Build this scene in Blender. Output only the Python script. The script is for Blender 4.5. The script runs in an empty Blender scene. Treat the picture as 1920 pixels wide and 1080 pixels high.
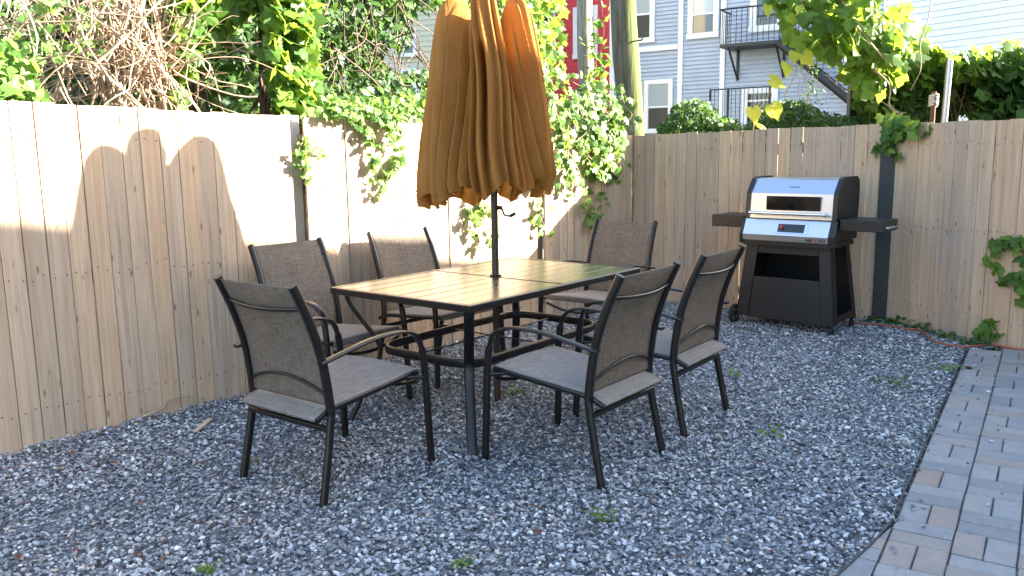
import bpy, bmesh, math, random
import numpy as np
from mathutils import Vector, Matrix
random.seed(7); rng = np.random.default_rng(11)
sc = bpy.context.scene
COL = sc.collection
R_ = math.radians

# ------------------------------------------------------------------ camera, world, sun, exposure
F, H, HOR, ROLL = 1550.0, 1.37, 291.0, R_(0.85)
th = math.atan((540 - HOR) / F)
fwd = np.array([0, math.cos(th), -math.sin(th)]); rt = np.array([1.0, 0, 0]); up = np.array([0, math.sin(th), math.cos(th)])
CR = math.cos(ROLL) * rt - math.sin(ROLL) * up
CU = math.sin(ROLL) * rt + math.cos(ROLL) * up
cd = bpy.data.cameras.new('camera'); cam = bpy.data.objects.new('camera', cd); COL.objects.link(cam)
cd.sensor_width = 36; cd.lens = F / 1920 * 36; cd.clip_start = 0.05; cd.clip_end = 900
cam.matrix_world = Matrix(((CR[0], CU[0], -fwd[0], 0), (CR[1], CU[1], -fwd[1], 0), (CR[2], CU[2], -fwd[2], H), (0, 0, 0, 1)))
sc.camera = cam

SUN_AZ, SUN_EL = R_(4.5), R_(22.0)          # azimuth measured from +X towards +Y
w = bpy.data.worlds.new('World'); sc.world = w; w.use_nodes = True
nt = w.node_tree; bg = nt.nodes['Background']
sky = nt.nodes.new('ShaderNodeTexSky'); sky.sky_type = 'NISHITA'; sky.sun_disc = False
sky.sun_elevation = SUN_EL; sky.sun_rotation = math.pi / 2 - SUN_AZ
sky.air_density = 1.0; sky.dust_density = 2.0; sky.ozone_density = 1.0
nt.links.new(sky.outputs[0], bg.inputs[0]); bg.inputs[1].default_value = 0.09
sd = bpy.data.lights.new('sun', 'SUN'); sd.energy = 5.0; sd.angle = R_(0.6); sd.color = (1.0, 0.93, 0.80)
so = bpy.data.objects.new('sun', sd); COL.objects.link(so)
sv = Vector((math.cos(SUN_AZ) * math.cos(SUN_EL), math.sin(SUN_AZ) * math.cos(SUN_EL), math.sin(SUN_EL)))
so.rotation_euler = sv.to_track_quat('Z', 'Y').to_euler(); so.location = sv * 30
sc.view_settings.view_transform = 'Standard'; sc.view_settings.look = 'None'
sc.view_settings.exposure = 3.42; sc.view_settings.gamma = 1.0; sc.view_settings.use_curve_mapping = False

# ------------------------------------------------------------------ measuring helpers
def ray(x, y):
    return (fwd * F + CR * (x - 960) - CU * (y - 540)) / F
CAM = np.array([0, 0, H])
def onz(x, y, z=0.0):
    d = ray(x, y); return CAM + d * ((z - H) / d[2])
def ony(x, y, Y):
    d = ray(x, y); return CAM + d * (Y / d[1])
def onplane(x, y, P0, n):
    d = ray(x, y); n = np.array(n, float); return CAM + d * (((np.array(P0) - CAM) @ n) / (d @ n))

# ------------------------------------------------------------------ materials
def mat(name, col=(.5, .5, .5), rough=.6, metal=0.0, spec=0.5, **kw):
    m = bpy.data.materials.new(name); m.use_nodes = True
    b = m.node_tree.nodes['Principled BSDF']
    b.inputs['Base Color'].default_value = (*col, 1); b.inputs['Roughness'].default_value = rough
    b.inputs['Metallic'].default_value = metal; b.inputs['Specular IOR Level'].default_value = spec
    return m
class NT:
    def __init__(s, m): s.t = m.node_tree; s.b = s.t.nodes['Principled BSDF']
    def n(s, k, **kw):
        nd = s.t.nodes.new(k)
        for a, v in kw.items():
            if isinstance(v, tuple) and a.startswith('i_'): pass
            setattr(nd, a, v)
        return nd
    def l(s, a, b): s.t.links.new(a, b)
    def mapping(s, scale, objrand=False):
        tc = s.n('ShaderNodeTexCoord'); mp = s.n('ShaderNodeMapping'); mp.inputs['Scale'].default_value = scale
        s.l(tc.outputs['Object'], mp.inputs['Vector'])
        if objrand:
            oi = s.n('ShaderNodeObjectInfo'); mu = s.n('ShaderNodeMath', operation='MULTIPLY'); mu.inputs[1].default_value = 137.0
            s.l(oi.outputs['Random'], mu.inputs[0]); cx = s.n('ShaderNodeCombineXYZ')
            for i in range(3): s.l(mu.outputs[0], cx.inputs[i])
            s.l(cx.outputs[0], mp.inputs['Location'])
        return mp.outputs[0]
    def noise(s, vec, scale, detail=4, rough=.5, dist=0):
        nd = s.n('ShaderNodeTexNoise'); nd.inputs['Scale'].default_value = scale; nd.inputs['Detail'].default_value = detail
        nd.inputs['Roughness'].default_value = rough; nd.inputs['Distortion'].default_value = dist
        if vec is not None: s.l(vec, nd.inputs['Vector'])
        return nd.outputs['Fac']
    def ramp(s, fac, stops, interp='LINEAR'):
        r = s.n('ShaderNodeValToRGB'); r.color_ramp.interpolation = interp
        e = r.color_ramp.elements
        while len(e) < len(stops): e.new(.5)
        for i, (p, c) in enumerate(stops):
            e[i].position = p; e[i].color = (*c, 1) if len(c) == 3 else c
        s.l(fac, r.inputs[0]); return r.outputs[0]
    def mix(s, a, b, fac, mode='MIX'):
        m = s.n('ShaderNodeMix', data_type='RGBA', blend_type=mode)
        for sock, v in ((m.inputs[6], a), (m.inputs[7], b), (m.inputs[0], fac)):
            if isinstance(v, (int, float)): sock.default_value = v
            elif isinstance(v, tuple): sock.default_value = (*v, 1)
            else: s.l(v, sock)
        return m.outputs[2]
    def bump(s, h, strength=.3, dist=.01):
        b = s.n('ShaderNodeBump'); b.inputs['Strength'].default_value = strength; b.inputs['Distance'].default_value = dist
        s.l(h, b.inputs['Height']); s.l(b.outputs[0], s.b.inputs['Normal'])
    def color(s, c): s.l(c, s.b.inputs['Base Color'])
    def rnd(s): return s.n('ShaderNodeObjectInfo').outputs['Random']

def wood_mat(name, cols, grey=.25):
    m = mat(name, rough=.75, spec=.25); t = NT(m)
    g = t.noise(t.mapping((26, 26, 1.3), True), 1.6, 5, .6, .8)
    fine = t.noise(t.mapping((160, 160, 5), True), 1.0, 3, .6)
    c = t.ramp(g, [(.30, cols[0]), (.52, cols[1]), (.75, cols[2])])
    c = t.mix(c, tuple(x * .62 for x in cols[0]), t.ramp(fine, [(.52, (0, 0, 0)), (.75, (.55, .55, .55))]))
    rr = t.ramp(t.rnd(), [(0, (.80, .81, .83)), (.25, (.92, .93, .94)), (.5, (1, .985, .95)), (.78, (.98, .92, .85)), (1, (1.10, 1.05, .97))])
    c = t.mix(c, rr, 1.0, 'MULTIPLY')
    st = t.noise(t.mapping((9, 9, .9), True), 1.0, 3, .5)
    c = t.mix(c, tuple(x * .72 for x in cols[2]), t.ramp(st, [(.58, (0, 0, 0)), (.72, (.6, .6, .6))]))
    vo = t.n('ShaderNodeTexVoronoi'); vo.inputs['Scale'].default_value = 1.0; vo.inputs['Randomness'].default_value = 1
    t.l(t.mapping((17, 17, 8.0), True), vo.inputs['Vector'])
    k = t.ramp(vo.outputs['Distance'], [(.03, (.9, .9, .9)), (.09, (.4, .4, .4)), (.14, (0, 0, 0))])
    c = t.mix(c, (.10, .052, .028), k)
    t.color(c); t.bump(fine, .25, .004)
    return m
WOODL = wood_mat('fence wood', [(.39, .272, .182), (.49, .360, .250), (.56, .430, .312)])
WOODR = wood_mat('back fence wood', [(.39, .265, .178), (.48, .338, .235), (.55, .402, .288)])
RAIL = mat('rail wood', (.22, .15, .09), .85)
NAIL = mat('nail rust', (.05, .03, .02), .6)
POSTG = mat('grey post', (.45, .42, .38), .7)
BLACKP = mat('black post paint', (.010, .010, .012), .5)
def noisy(m, s, a, b, sc_=(1, 1, 1), det=4, bump=0, lo=.35, hi=.7):
    t = NT(m); n = t.noise(t.mapping(sc_), s, det, .6); t.color(t.ramp(n, [(lo, a), (hi, b)]))
    if bump: t.bump(n, bump, .01)
    return m
METAL = noisy(mat('dark bronze powder coat', (.02, .017, .015), .34, 0.0, .42), 60, (.006, .005, .0045), (.013, .010, .009))
TABLE = noisy(mat('bronze table slats', (.04, .03, .02), .25, 0.0, .75), 40, (.022, .018, .012), (.036, .029, .019))
def sling(name, a, b, tr=.18):
    m = mat(name, rough=.75, spec=.25); t = NT(m)
    n1 = t.noise(t.mapping((14, 230, 230)), 1, 2, .7); n2 = t.noise(t.mapping((230, 14, 14)), 1, 2, .7)
    n3 = t.noise(t.mapping((6, 6, 6)), 1, 3, .5)
    mx = t.mix(n1, n2, .5); c = t.ramp(mx, [(.36, a), (.62, b)])
    c = t.mix(c, (.8, .78, .76), t.ramp(n3, [(.35, (0, 0, 0)), (.7, (.18, .18, .18))]), 'MULTIPLY')
    t.color(c); t.bump(mx, .35, .002)
    tl = t.n('ShaderNodeBsdfTranslucent'); t.l(c, tl.inputs[0]); ms = t.n('ShaderNodeMixShader'); ms.inputs[0].default_value = tr
    out = t.t.nodes['Material Output']; t.l(t.b.outputs[0], ms.inputs[1]); t.l(tl.outputs[0], ms.inputs[2]); t.l(ms.outputs[0], out.inputs[0])
    return m
SLING = sling('taupe woven sling', (.105, .079, .058), (.235, .188, .145))
SEAT = sling('taupe woven seat', (.15, .130, .112), (.27, .24, .212), .05)
def canopy_mat():
    m = mat('golden umbrella fabric', rough=.85, spec=.15); t = NT(m)
    n = t.noise(t.mapping((5, 5, 2)), 2, 4, .6); wv = t.noise(t.mapping((350, 350, 350)), 1, 1, .5)
    c = t.ramp(n, [(.3, (.30, .130, .030)), (.7, (.38, .175, .046))])
    wr = t.noise(t.mapping((9, 9, 3.5)), 2, 4, .6, .6); t.color(c); t.bump(wr, .45, .02)
    tl = t.n('ShaderNodeBsdfTranslucent'); tl.inputs[0].default_value = (.62, .32, .08, 1); ms = t.n('ShaderNodeMixShader'); ms.inputs[0].default_value = .22
    out = t.t.nodes['Material Output']; t.l(t.b.outputs[0], ms.inputs[1]); t.l(tl.outputs[0], ms.inputs[2]); t.l(ms.outputs[0], out.inputs[0])
    return m
CANOPY = canopy_mat()
def leaf_mat(name, dark, mid, light, trans=(.35, .5, .06), tr=.35):
    m = mat(name, rough=.52, spec=.32); t = NT(m)
    at = t.n('ShaderNodeAttribute'); at.attribute_name = 'rnd'
    ad = t.n('ShaderNodeMath', operation='ADD'); t.l(at.outputs['Fac'], ad.inputs[0]); t.l(t.rnd(), ad.inputs[1])
    fr = t.n('ShaderNodeMath', operation='FRACT'); t.l(ad.outputs[0], fr.inputs[0])
    c = t.ramp(fr.outputs[0], [(0, dark), (.5, mid), (.92, light), (1, tuple(min(1, x * 1.3) for x in light))])
    t.color(c)
    tl = t.n('ShaderNodeBsdfTranslucent')
    t.l(t.mix(c, trans, .65), tl.inputs[0])
    ms = t.n('ShaderNodeMixShader'); ms.inputs[0].default_value = tr
    out = t.t.nodes['Material Output']; t.l(t.b.outputs[0], ms.inputs[1]); t.l(tl.outputs[0], ms.inputs[2]); t.l(ms.outputs[0], out.inputs[0])
    return m
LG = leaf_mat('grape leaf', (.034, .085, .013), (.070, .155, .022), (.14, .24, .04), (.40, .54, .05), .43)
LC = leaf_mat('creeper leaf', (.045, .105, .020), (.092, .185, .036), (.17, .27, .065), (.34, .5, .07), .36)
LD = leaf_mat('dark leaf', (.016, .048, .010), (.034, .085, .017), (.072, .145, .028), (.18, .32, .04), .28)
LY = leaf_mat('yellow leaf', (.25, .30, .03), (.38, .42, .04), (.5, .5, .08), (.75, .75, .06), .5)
LR = leaf_mat('red leaf', (.10, .022, .014), (.19, .06, .035), (.26, .15, .07), (.3, .1, .03), .15)
STEM = noisy(mat('dry vine stem', rough=.8), 12, (.22, .14, .085), (.52, .38, .25))
STEMD = noisy(mat('dark stem', rough=.85), 12, (.05, .032, .02), (.13, .085, .055))
STEMG = mat('green stem', (.25, .26, .08), .6)

# ------------------------------------------------------------------ mesh builder
class MB:
    def __init__(s): s.v = []; s.f = []; s.sm = []
    def add(s, vs, fs, smooth=False):
        k = len(s.v); s.v += [tuple(map(float, v)) for v in vs]; s.f += [tuple(i + k for i in f) for f in fs]; s.sm += [smooth] * len(fs); return s
    def box(s, x0, x1, y0, y1, z0, z1):
        vs = [(x, y, z) for z in (z0, z1) for y in (y0, y1) for x in (x0, x1)]
        return s.add(vs, [(0, 2, 3, 1), (4, 5, 7, 6), (0, 1, 5, 4), (2, 6, 7, 3), (0, 4, 6, 2), (1, 3, 7, 5)])
    def bbox(s, x0, x1, y0, y1, z0, z1, b=.003):     # box with chamfered edges
        bm = bmesh.new(); bmesh.ops.create_cube(bm, size=1)
        for v in bm.verts: v.co = Vector(((x0 + x1) / 2 + v.co.x * (x1 - x0), (y0 + y1) / 2 + v.co.y * (y1 - y0), (z0 + z1) / 2 + v.co.z * (z1 - z0)))
        bmesh.ops.bevel(bm, geom=bm.edges[:], offset=b, segments=1, affect='EDGES')
        bm.verts.index_update(); s.add([v.co[:] for v in bm.verts], [[v.index for v in f.verts] for f in bm.faces]); bm.free(); return s
    def prism(s, poly, axis, a, b):                 # poly in the two other axes
        n = len(poly); vs = []
        for c in (a, b):
            for p, q in poly:
                vs.append({'x': (c, p, q), 'y': (p, c, q), 'z': (p, q, c)}[axis])
        fs = [tuple(range(n))[::-1], tuple(range(n, 2 * n))] + [(i, (i + 1) % n, (i + 1) % n + n, i + n) for i in range(n)]
        return s.add(vs, fs)
    def sweep(s, pts, wd, ht, side, sec=8, power=.6, caps=True, smooth=True):
        # sweep a rounded section (wd along 'side', ht along the other) on a path
        P = [Vector(p) for p in pts]; n = len(P); S = Vector(side).normalized(); ring = []
        vs = []; fs = []
        for i, p in enumerate(P):
            t = (P[min(i + 1, n - 1)] - P[max(i - 1, 0)]).normalized()
            a = (S - t * S.dot(t)).normalized(); b = t.cross(a)
            wi = wd[i] if isinstance(wd, (list, tuple)) else wd; hi = ht[i] if isinstance(ht, (list, tuple)) else ht
            for k in range(sec):
                an = 2 * math.pi * (k + .5) / sec; c, d = math.cos(an), math.sin(an)
                c = math.copysign(abs(c) ** power, c); d = math.copysign(abs(d) ** power, d)
                vs.append(p + a * (c * wi / 2) + b * (d * hi / 2))
        for i in range(n - 1):
            for k in range(sec):
                fs.append((i * sec + k, i * sec + (k + 1) % sec, (i + 1) * sec + (k + 1) % sec, (i + 1) * sec + k))
        s.add(vs, fs, smooth)
        if caps: s.add(vs[:sec], [tuple(range(sec))[::-1]]); s.add(vs[-sec:], [tuple(range(sec))])
        return s
    def tube(s, pts, r, sec=8):
        P = [Vector(p) for p in pts]; t = (P[-1] - P[0]).normalized()
        side = (0, 0, 1) if abs(t.z) < .9 else (1, 0, 0)
        rr = [2 * x for x in r] if isinstance(r, (list, tuple)) else 2 * r
        return s.sweep(pts, rr, rr, side, sec, 1.0)
    def mesh(s, name):
        me = bpy.data.meshes.new(name); me.from_pydata(s.v, [], s.f)
        me.polygons.foreach_set('use_smooth', s.sm); me.update(); return me
    def build(s, name, m, parent=None, kind=None):
        o = link(name, s.mesh(name), m, parent)
        if kind: o['kind'] = kind
        return o
def link(name, me, m=None, parent=None):
    o = bpy.data.objects.new(name, me); COL.objects.link(o)
    if m is not None and not me.materials: me.materials.append(m)
    if parent: o.parent = parent
    return o
def tag(o, label=None, cat=None, group=None, kind=None):
    if label: o['label'] = label
    if cat: o['category'] = cat
    if group: o['group'] = group
    if kind: o['kind'] = kind
    return o
def thing(name, loc, rz=0, label=None, cat=None, group=None):
    o = bpy.data.objects.new(name, None); COL.objects.link(o); o.location = [float(a) for a in loc]; o.rotation_euler = (0, 0, rz)
    o.empty_display_size = .1
    return tag(o, label, cat, group)
def copy_tree(o, parent=None):
    c = o.copy(); COL.objects.link(c); c.parent = parent
    for ch in list(o.children): copy_tree(ch, c)
    return c
def spline(pts, n=8):                                 # Catmull-Rom
    P = [np.array(p, float) for p in pts]; P = [2 * P[0] - P[1]] + P + [2 * P[-1] - P[-2]]; out = []
    for i in range(1, len(P) - 2):
        for k in range(n):
            t = k / n; a, b, c, d = P[i - 1], P[i], P[i + 1], P[i + 2]
            out.append(.5 * ((2 * b) + (c - a) * t + (2 * a - 5 * b + 4 * c - d) * t * t + (3 * b - a - 3 * c + d) * t ** 3))
    out.append(P[-2]); return out
def curves(name, paths, radii, m, parent=None, kind=None, res=1):
    cu = bpy.data.curves.new(name, 'CURVE'); cu.dimensions = '3D'; cu.bevel_depth = 1.0; cu.bevel_resolution = res; cu.use_fill_caps = False
    for p, r in zip(paths, radii):
        sp = cu.splines.new('POLY'); sp.points.add(len(p) - 1)
        n = len(p)
        for i, q in enumerate(p):
            sp.points[i].co = (float(q[0]), float(q[1]), float(q[2]), 1)
            sp.points[i].radius = r[i] if hasattr(r, '__len__') else r * (1 - .5 * i / n)
        sp.use_smooth = True
    cu.materials.append(m)
    tmp = bpy.data.objects.new(name, cu); me = bpy.data.meshes.new_from_object(tmp); bpy.data.objects.remove(tmp); bpy.data.curves.remove(cu)
    o = link(name, me, None, parent)
    if not me.materials: me.materials.append(m)
    if kind: o['kind'] = kind
    return o

# ------------------------------------------------------------------ the ground
GX = dict(kind='structure')
earth = noisy(mat('earth', rough=.95), 3, (.05, .04, .025), (.10, .085, .05), det=8)
MB().add([(-400, -400, -.09), (400, -400, -.09), (400, 500, -.09), (-400, 500, -.09)], [(0, 1, 2, 3)]).build('ground', earth)['kind'] = 'structure'

FL0 = np.array([-2.435, 3.742]); FLC = np.array([1.135, 7.779]); FLd = (FLC - FL0) / np.linalg.norm(FLC - FL0)
FLa = FL0 - FLd * 3.2                                  # left fence starts outside the frame
FR1 = np.array([2.995, 6.604]); FR2 = np.array([3.515, 5.54]); FRd2 = (FR2 - FR1) / np.linalg.norm(FR2 - FR1); FR3 = FR1 + FRd2 * 5.2
PE = [(3.13, 5.542), (1.385, 2.861), (1.255, 2.71), (1.064, 2.509), (.55, 2.0), (.1, 1.55)]       # gravel / patio edge
gpoly = [(-4.7, 1.3), tuple(FLa), tuple(FLC), tuple(FR1), (3.45, 5.67)] + PE + [(-.2, 1.3)]
gm = mat('gravel bed', rough=.95); t = NT(gm)
vo = t.n('ShaderNodeTexVoronoi'); vo.inputs['Scale'].default_value = 70; t.l(t.mapping((1, 1, 1)), vo.inputs['Vector'])
t.color(t.ramp(vo.outputs['Color'], [(.2, (.05, .055, .06)), (.6, (.14, .15, .165)), (.9, (.3, .31, .32))])); t.bump(vo.outputs['Distance'], .8, .01)
MB().add([(x, y, -.012) for x, y in gpoly], [tuple(range(len(gpoly)))]).build('gravel_bed', gm)['kind'] = 'structure'

def inpoly(X, Y, poly):
    c = np.zeros(len(X), bool); n = len(poly); j = n - 1
    for i in range(n):
        xi, yi = poly[i]; xj, yj = poly[j]
        with np.errstate(divide='ignore', invalid='ignore'):
            c ^= ((yi > Y) != (yj > Y)) & (X < (xj - xi) * (Y - yi) / (yj - yi + 1e-12) + xi)
        j = i
    return c
pe0 = (math.cos(R_(56.9)), math.sin(R_(56.9)))
def gravel():
    pts = []
    def lay(n, z0, z1, ymax, ymin=1.3):
        X = rng.uniform(-4.7, 3.6, n); Y = rng.uniform(ymin, ymax, n)
        k = inpoly(X, Y, gpoly); X, Y = X[k], Y[k]
        k = (np.abs(X) < .72 * Y + .9); X, Y = X[k], Y[k]
        hump = .006 * np.sin(X * 5 + 1) * np.cos(Y * 4.3) + .004 * np.sin(X * 13) * np.sin(Y * 11 + 2)
        # gravel banked a little against the fences
        dl = np.abs((X - FL0[0]) * FLd[1] - (Y - FL0[1]) * FLd[0]); hump += .018 * np.exp(-(dl / .14) ** 2)
        pts.append(np.stack([X, Y, rng.uniform(z0, z1, len(X)) + hump], 1))
    lay(150000, -.012, .0, 7.9); lay(78000, .0, .008, 7.9); lay(30000, -.002, .012, 4.5)
    # a few stones kicked on to the paving
    k = 70; a = rng.uniform(-.6, 3.1, k); b = rng.exponential(.10, k) + .01
    pts.append(np.stack([1.385 + pe0[0] * a + pe0[1] * b, 2.861 + pe0[1] * a - pe0[0] * b, np.full(k, .017)], 1))
    P = np.concatenate(pts)
    me = bpy.data.meshes.new('gravel'); me.vertices.add(len(P)); me.vertices.foreach_set('co', P.astype(np.float32).ravel()); me.update()
    o = link('gravel', me); tag(o, 'blue grey crushed stone gravel covering the yard floor', 'gravel', kind='stuff')
    st = mat('crushed stone', rough=.8, spec=.3); t = NT(st)
    c = t.ramp(t.rnd(), [(0, (.075, .080, .088)), (.25, (.18, .193, .205)), (.6, (.31, .323, .338)), (.82, (.48, .49, .495)), (.93, (.70, .71, .71)), (.97, (.58, .50, .41)), (1, (.40, .29, .23))])
    n = t.noise(t.mapping((60, 60, 60), True), 1.5, 4, .6)
    c = t.mix(c, t.ramp(n, [(.3, (.72, .72, .74)), (.7, (1.12, 1.12, 1.12))]), 1.0, 'MULTIPLY')
    t.color(c); t.bump(n, .3, .002)
    rc = bpy.data.collections.new('stone shapes')
    for i in range(14):
        bm = bmesh.new(); r = random.Random(i)
        for k in range(13):
            v = Vector([r.gauss(0, 1) for _ in range(3)]).normalized() * r.uniform(.8, 1.1)
            bm.verts.new((v.x * .5 * r.uniform(1.0, 1.35), v.y * .5 * .85, v.z * .5 * .55))
        res = bmesh.ops.convex_hull(bm, input=bm.verts)
        bmesh.ops.delete(bm, geom=[g for g in res['geom_interior'] if isinstance(g, bmesh.types.BMVert)], context='VERTS')
        m2 = bpy.data.meshes.new('stone'); bm.to_mesh(m2); bm.free(); m2.materials.append(st)
        ro = bpy.data.objects.new('stone', m2); rc.objects.link(ro)
    ng = bpy.data.node_groups.new('scatter stones', 'GeometryNodeTree')
    ng.interface.new_socket('Geometry', in_out='INPUT', socket_type='NodeSocketGeometry'); ng.interface.new_socket('Geometry', in_out='OUTPUT', socket_type='NodeSocketGeometry')
    N = ng.nodes; gi = N.new('NodeGroupInput'); go = N.new('NodeGroupOutput'); ip = N.new('GeometryNodeInstanceOnPoints'); ci = N.new('GeometryNodeCollectionInfo')
    ci.inputs['Collection'].default_value = rc; ci.inputs['Separate Children'].default_value = True; ci.inputs['Reset Children'].default_value = True
    ip.inputs['Pick Instance'].default_value = True
    rv = N.new('FunctionNodeRandomValue'); rv.data_type = 'FLOAT_VECTOR'; rv.inputs[0].default_value = (-.55, -.55, 0); rv.inputs[1].default_value = (.55, .55, 6.28)
    rs = N.new('FunctionNodeRandomValue'); rs.data_type = 'FLOAT'; rs.inputs[2].default_value = 0.0; rs.inputs[3].default_value = 1.0; rs.inputs['Seed'].default_value = 5
    pw = N.new('ShaderNodeMath'); pw.operation = 'POWER'; pw.inputs[1].default_value = 2.0
    mr = N.new('ShaderNodeMapRange'); mr.inputs['To Min'].default_value = .011; mr.inputs['To Max'].default_value = .028
    L = ng.links; L.new(gi.outputs[0], ip.inputs['Points']); L.new(ci.outputs[0], ip.inputs['Instance']); L.new(rv.outputs[0], ip.inputs['Rotation'])
    L.new(rs.outputs[1], pw.inputs[0]); L.new(pw.outputs[0], mr.inputs['Value']); L.new(mr.outputs[0], ip.inputs['Scale']); L.new(ip.outputs[0], go.inputs[0])
    md = o.modifiers.new('scatter', 'NODES'); md.node_group = ng
gravel()

# ---- patio of basket-weave pavers
PYAW = R_(56.9); pe = np.array([math.cos(PYAW), math.sin(PYAW)]); pn = np.array([pe[1], -pe[0]])      # along, across (to the right)
P0 = np.array([1.385, 2.861])
pav = thing('patio', (P0[0], P0[1], 0), PYAW); pav['kind'] = 'structure'
pb = noisy(mat('paver sand bed', rough=.95), 30, (.13, .13, .125), (.24, .235, .22))
# local frame of the patio: x along the edge (away), y to the left -> pavers at negative y
loc = lambda x, y: ((x - P0[0]) * pe[0] + (y - P0[1]) * pe[1], -((x - P0[0]) * pn[0] + (y - P0[1]) * pn[1]))
bed = [loc(*q) for q in PE] + [loc(.1, .5), loc(9, .5), loc(9, 3.5), loc(*FR3), loc(*FR2), (loc(*PE[0])[0] + .15, -.3)]
MB().add([(a, b, -.008) for a, b in bed], [tuple(range(len(bed)))]).build('sand_bed', pb, pav)
pm = mat('concrete paver', rough=.85, spec=.25); t = NT(pm)
c = t.ramp(t.rnd(), [(0, (.225, .23, .23)), (.3, (.265, .268, .265)), (.55, (.30, .297, .288)), (.70, (.305, .277, .252)), (.82, (.31, .245, .20)), (.92, (.275, .26, .245)), (1, (.32, .265, .22))])
n = t.noise(t.mapping((6, 6, 6), True), 2.0, 8, .75); n2 = t.noise(t.mapping((150, 150, 150), True), 1.5, 3, .7)
c = t.mix(c, t.ramp(n, [(.3, (.80, .82, .86)), (.7, (1.12, 1.08, 1.04))]), 1.0, 'MULTIPLY'); c = t.mix(c, t.ramp(n2, [(.35, (.82, .82, .82)), (.6, (1.05, 1.05, 1.05))]), 1.0, 'MULTIPLY')
t.color(c); t.bump(n2, .3, .003)
B = .197
bmesh_a = MB().bbox(-.0955, .0955, -.0465, .0465, -.05, .012, .004).mesh('brick'); bmesh_a.materials.append(pm)
nb = 0; far_b = MB()
def clip_splay(poly):
    a, b = np.array(loc(1.385, 2.861)), np.array(loc(.1, 1.55)); d = (b - a) / np.linalg.norm(b - a); nn = np.array([-d[1], d[0]])
    if (np.array(loc(2.0, 2.0)) - a) @ nn < 0: nn = -nn
    ds = [(np.array(p) - a) @ nn - .008 for p in poly]
    if min(ds) >= 0: return 'whole'
    if max(ds) <= .012: return None
    out = []
    for i in range(4):
        p, q, dp, dq = np.array(poly[i]), np.array(poly[(i + 1) % 4]), ds[i], ds[(i + 1) % 4]
        if dp >= 0: out.append(tuple(p))
        if (dp >= 0) != (dq >= 0): out.append(tuple(p + (q - p) * dp / (dp - dq)))
    return out
locPE = [loc(*q) for q in PE]
for i in range(-14, 24):
    for j in range(-6, 26):
        for k in range(2):
            along = (i + j) % 2 == 0
            cx = i * B + (B / 2 if along else B * (.25 + .5 * k)) + .06; cy = -(j * B + (B * (.25 + .5 * k) if along else B / 2)) - .005
            # world position
            X, Y = P0 + pe * cx + pn * (-cy)
            if Y < .8 or X > 8.5: continue
            # stay off the fence and the gravel
            if (np.array([X, Y]) - FR1) @ np.array([FRd2[1], -FRd2[0]]) < -.05 and False: continue
            fn = np.array([-FRd2[1], FRd2[0]])
            if (np.array([X, Y]) - FR1) @ fn > -.09: continue
            if cx > loc(*PE[0])[0] + .02 + .08 * j or (j < 0 and cx > -.0): continue
            hx, hy = (.0955, .0465) if along else (.0465, .0955)
            if cx < .12:
                cl = clip_splay([(cx - hx, cy - hy), (cx + hx, cy - hy), (cx + hx, cy + hy), (cx - hx, cy + hy)])
                if cl is None: continue
                if cl != 'whole':
                    mb = MB().prism(cl, 'z', -.05, .012); q = mb.build('brick', pm, pav); continue
            d = ray(0, 0)
            v = np.array([X, Y, 0]) - CAM; zc = v @ fwd; px = 960 + F * (v @ CR) / max(zc, .01); py = 540 - F * (v @ CU) / max(zc, .01)
            rz = (0 if along else math.pi / 2) + random.gauss(0, .008)
            if zc > .3 and -60 < px < 1990 and py < 1150:
                o = link('brick', bmesh_a, None, pav); o.location = (cx + random.gauss(0, .0008), cy + random.gauss(0, .0008), random.gauss(0, .0012)); o.rotation_euler = (random.gauss(0, .006), random.gauss(0, .006), rz); nb += 1
            else:
                hx, hy = (.0955, .0465) if along else (.0465, .0955); far_b.box(cx - hx, cx + hx, cy - hy, cy + hy, -.05, .012)
far_b.build('brick_paving', pm, pav, 'stuff')
# triangle of cut pavers on the splayed corner
EDG = mat('black edging', (.03, .03, .032), .6)
for (a0, b0), (a1, b1) in zip(locPE, locPE[1:]):
    L_ = math.hypot(a1 - a0, b1 - b0); e_ = MB().box(-.002, L_ + .002, -.003, .004, -.02, .017).build('edging', EDG, pav); e_.location = (a0, b0 + .006, 0); e_.rotation_euler = (0, 0, math.atan2(b1 - b0, a1 - a0))

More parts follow.
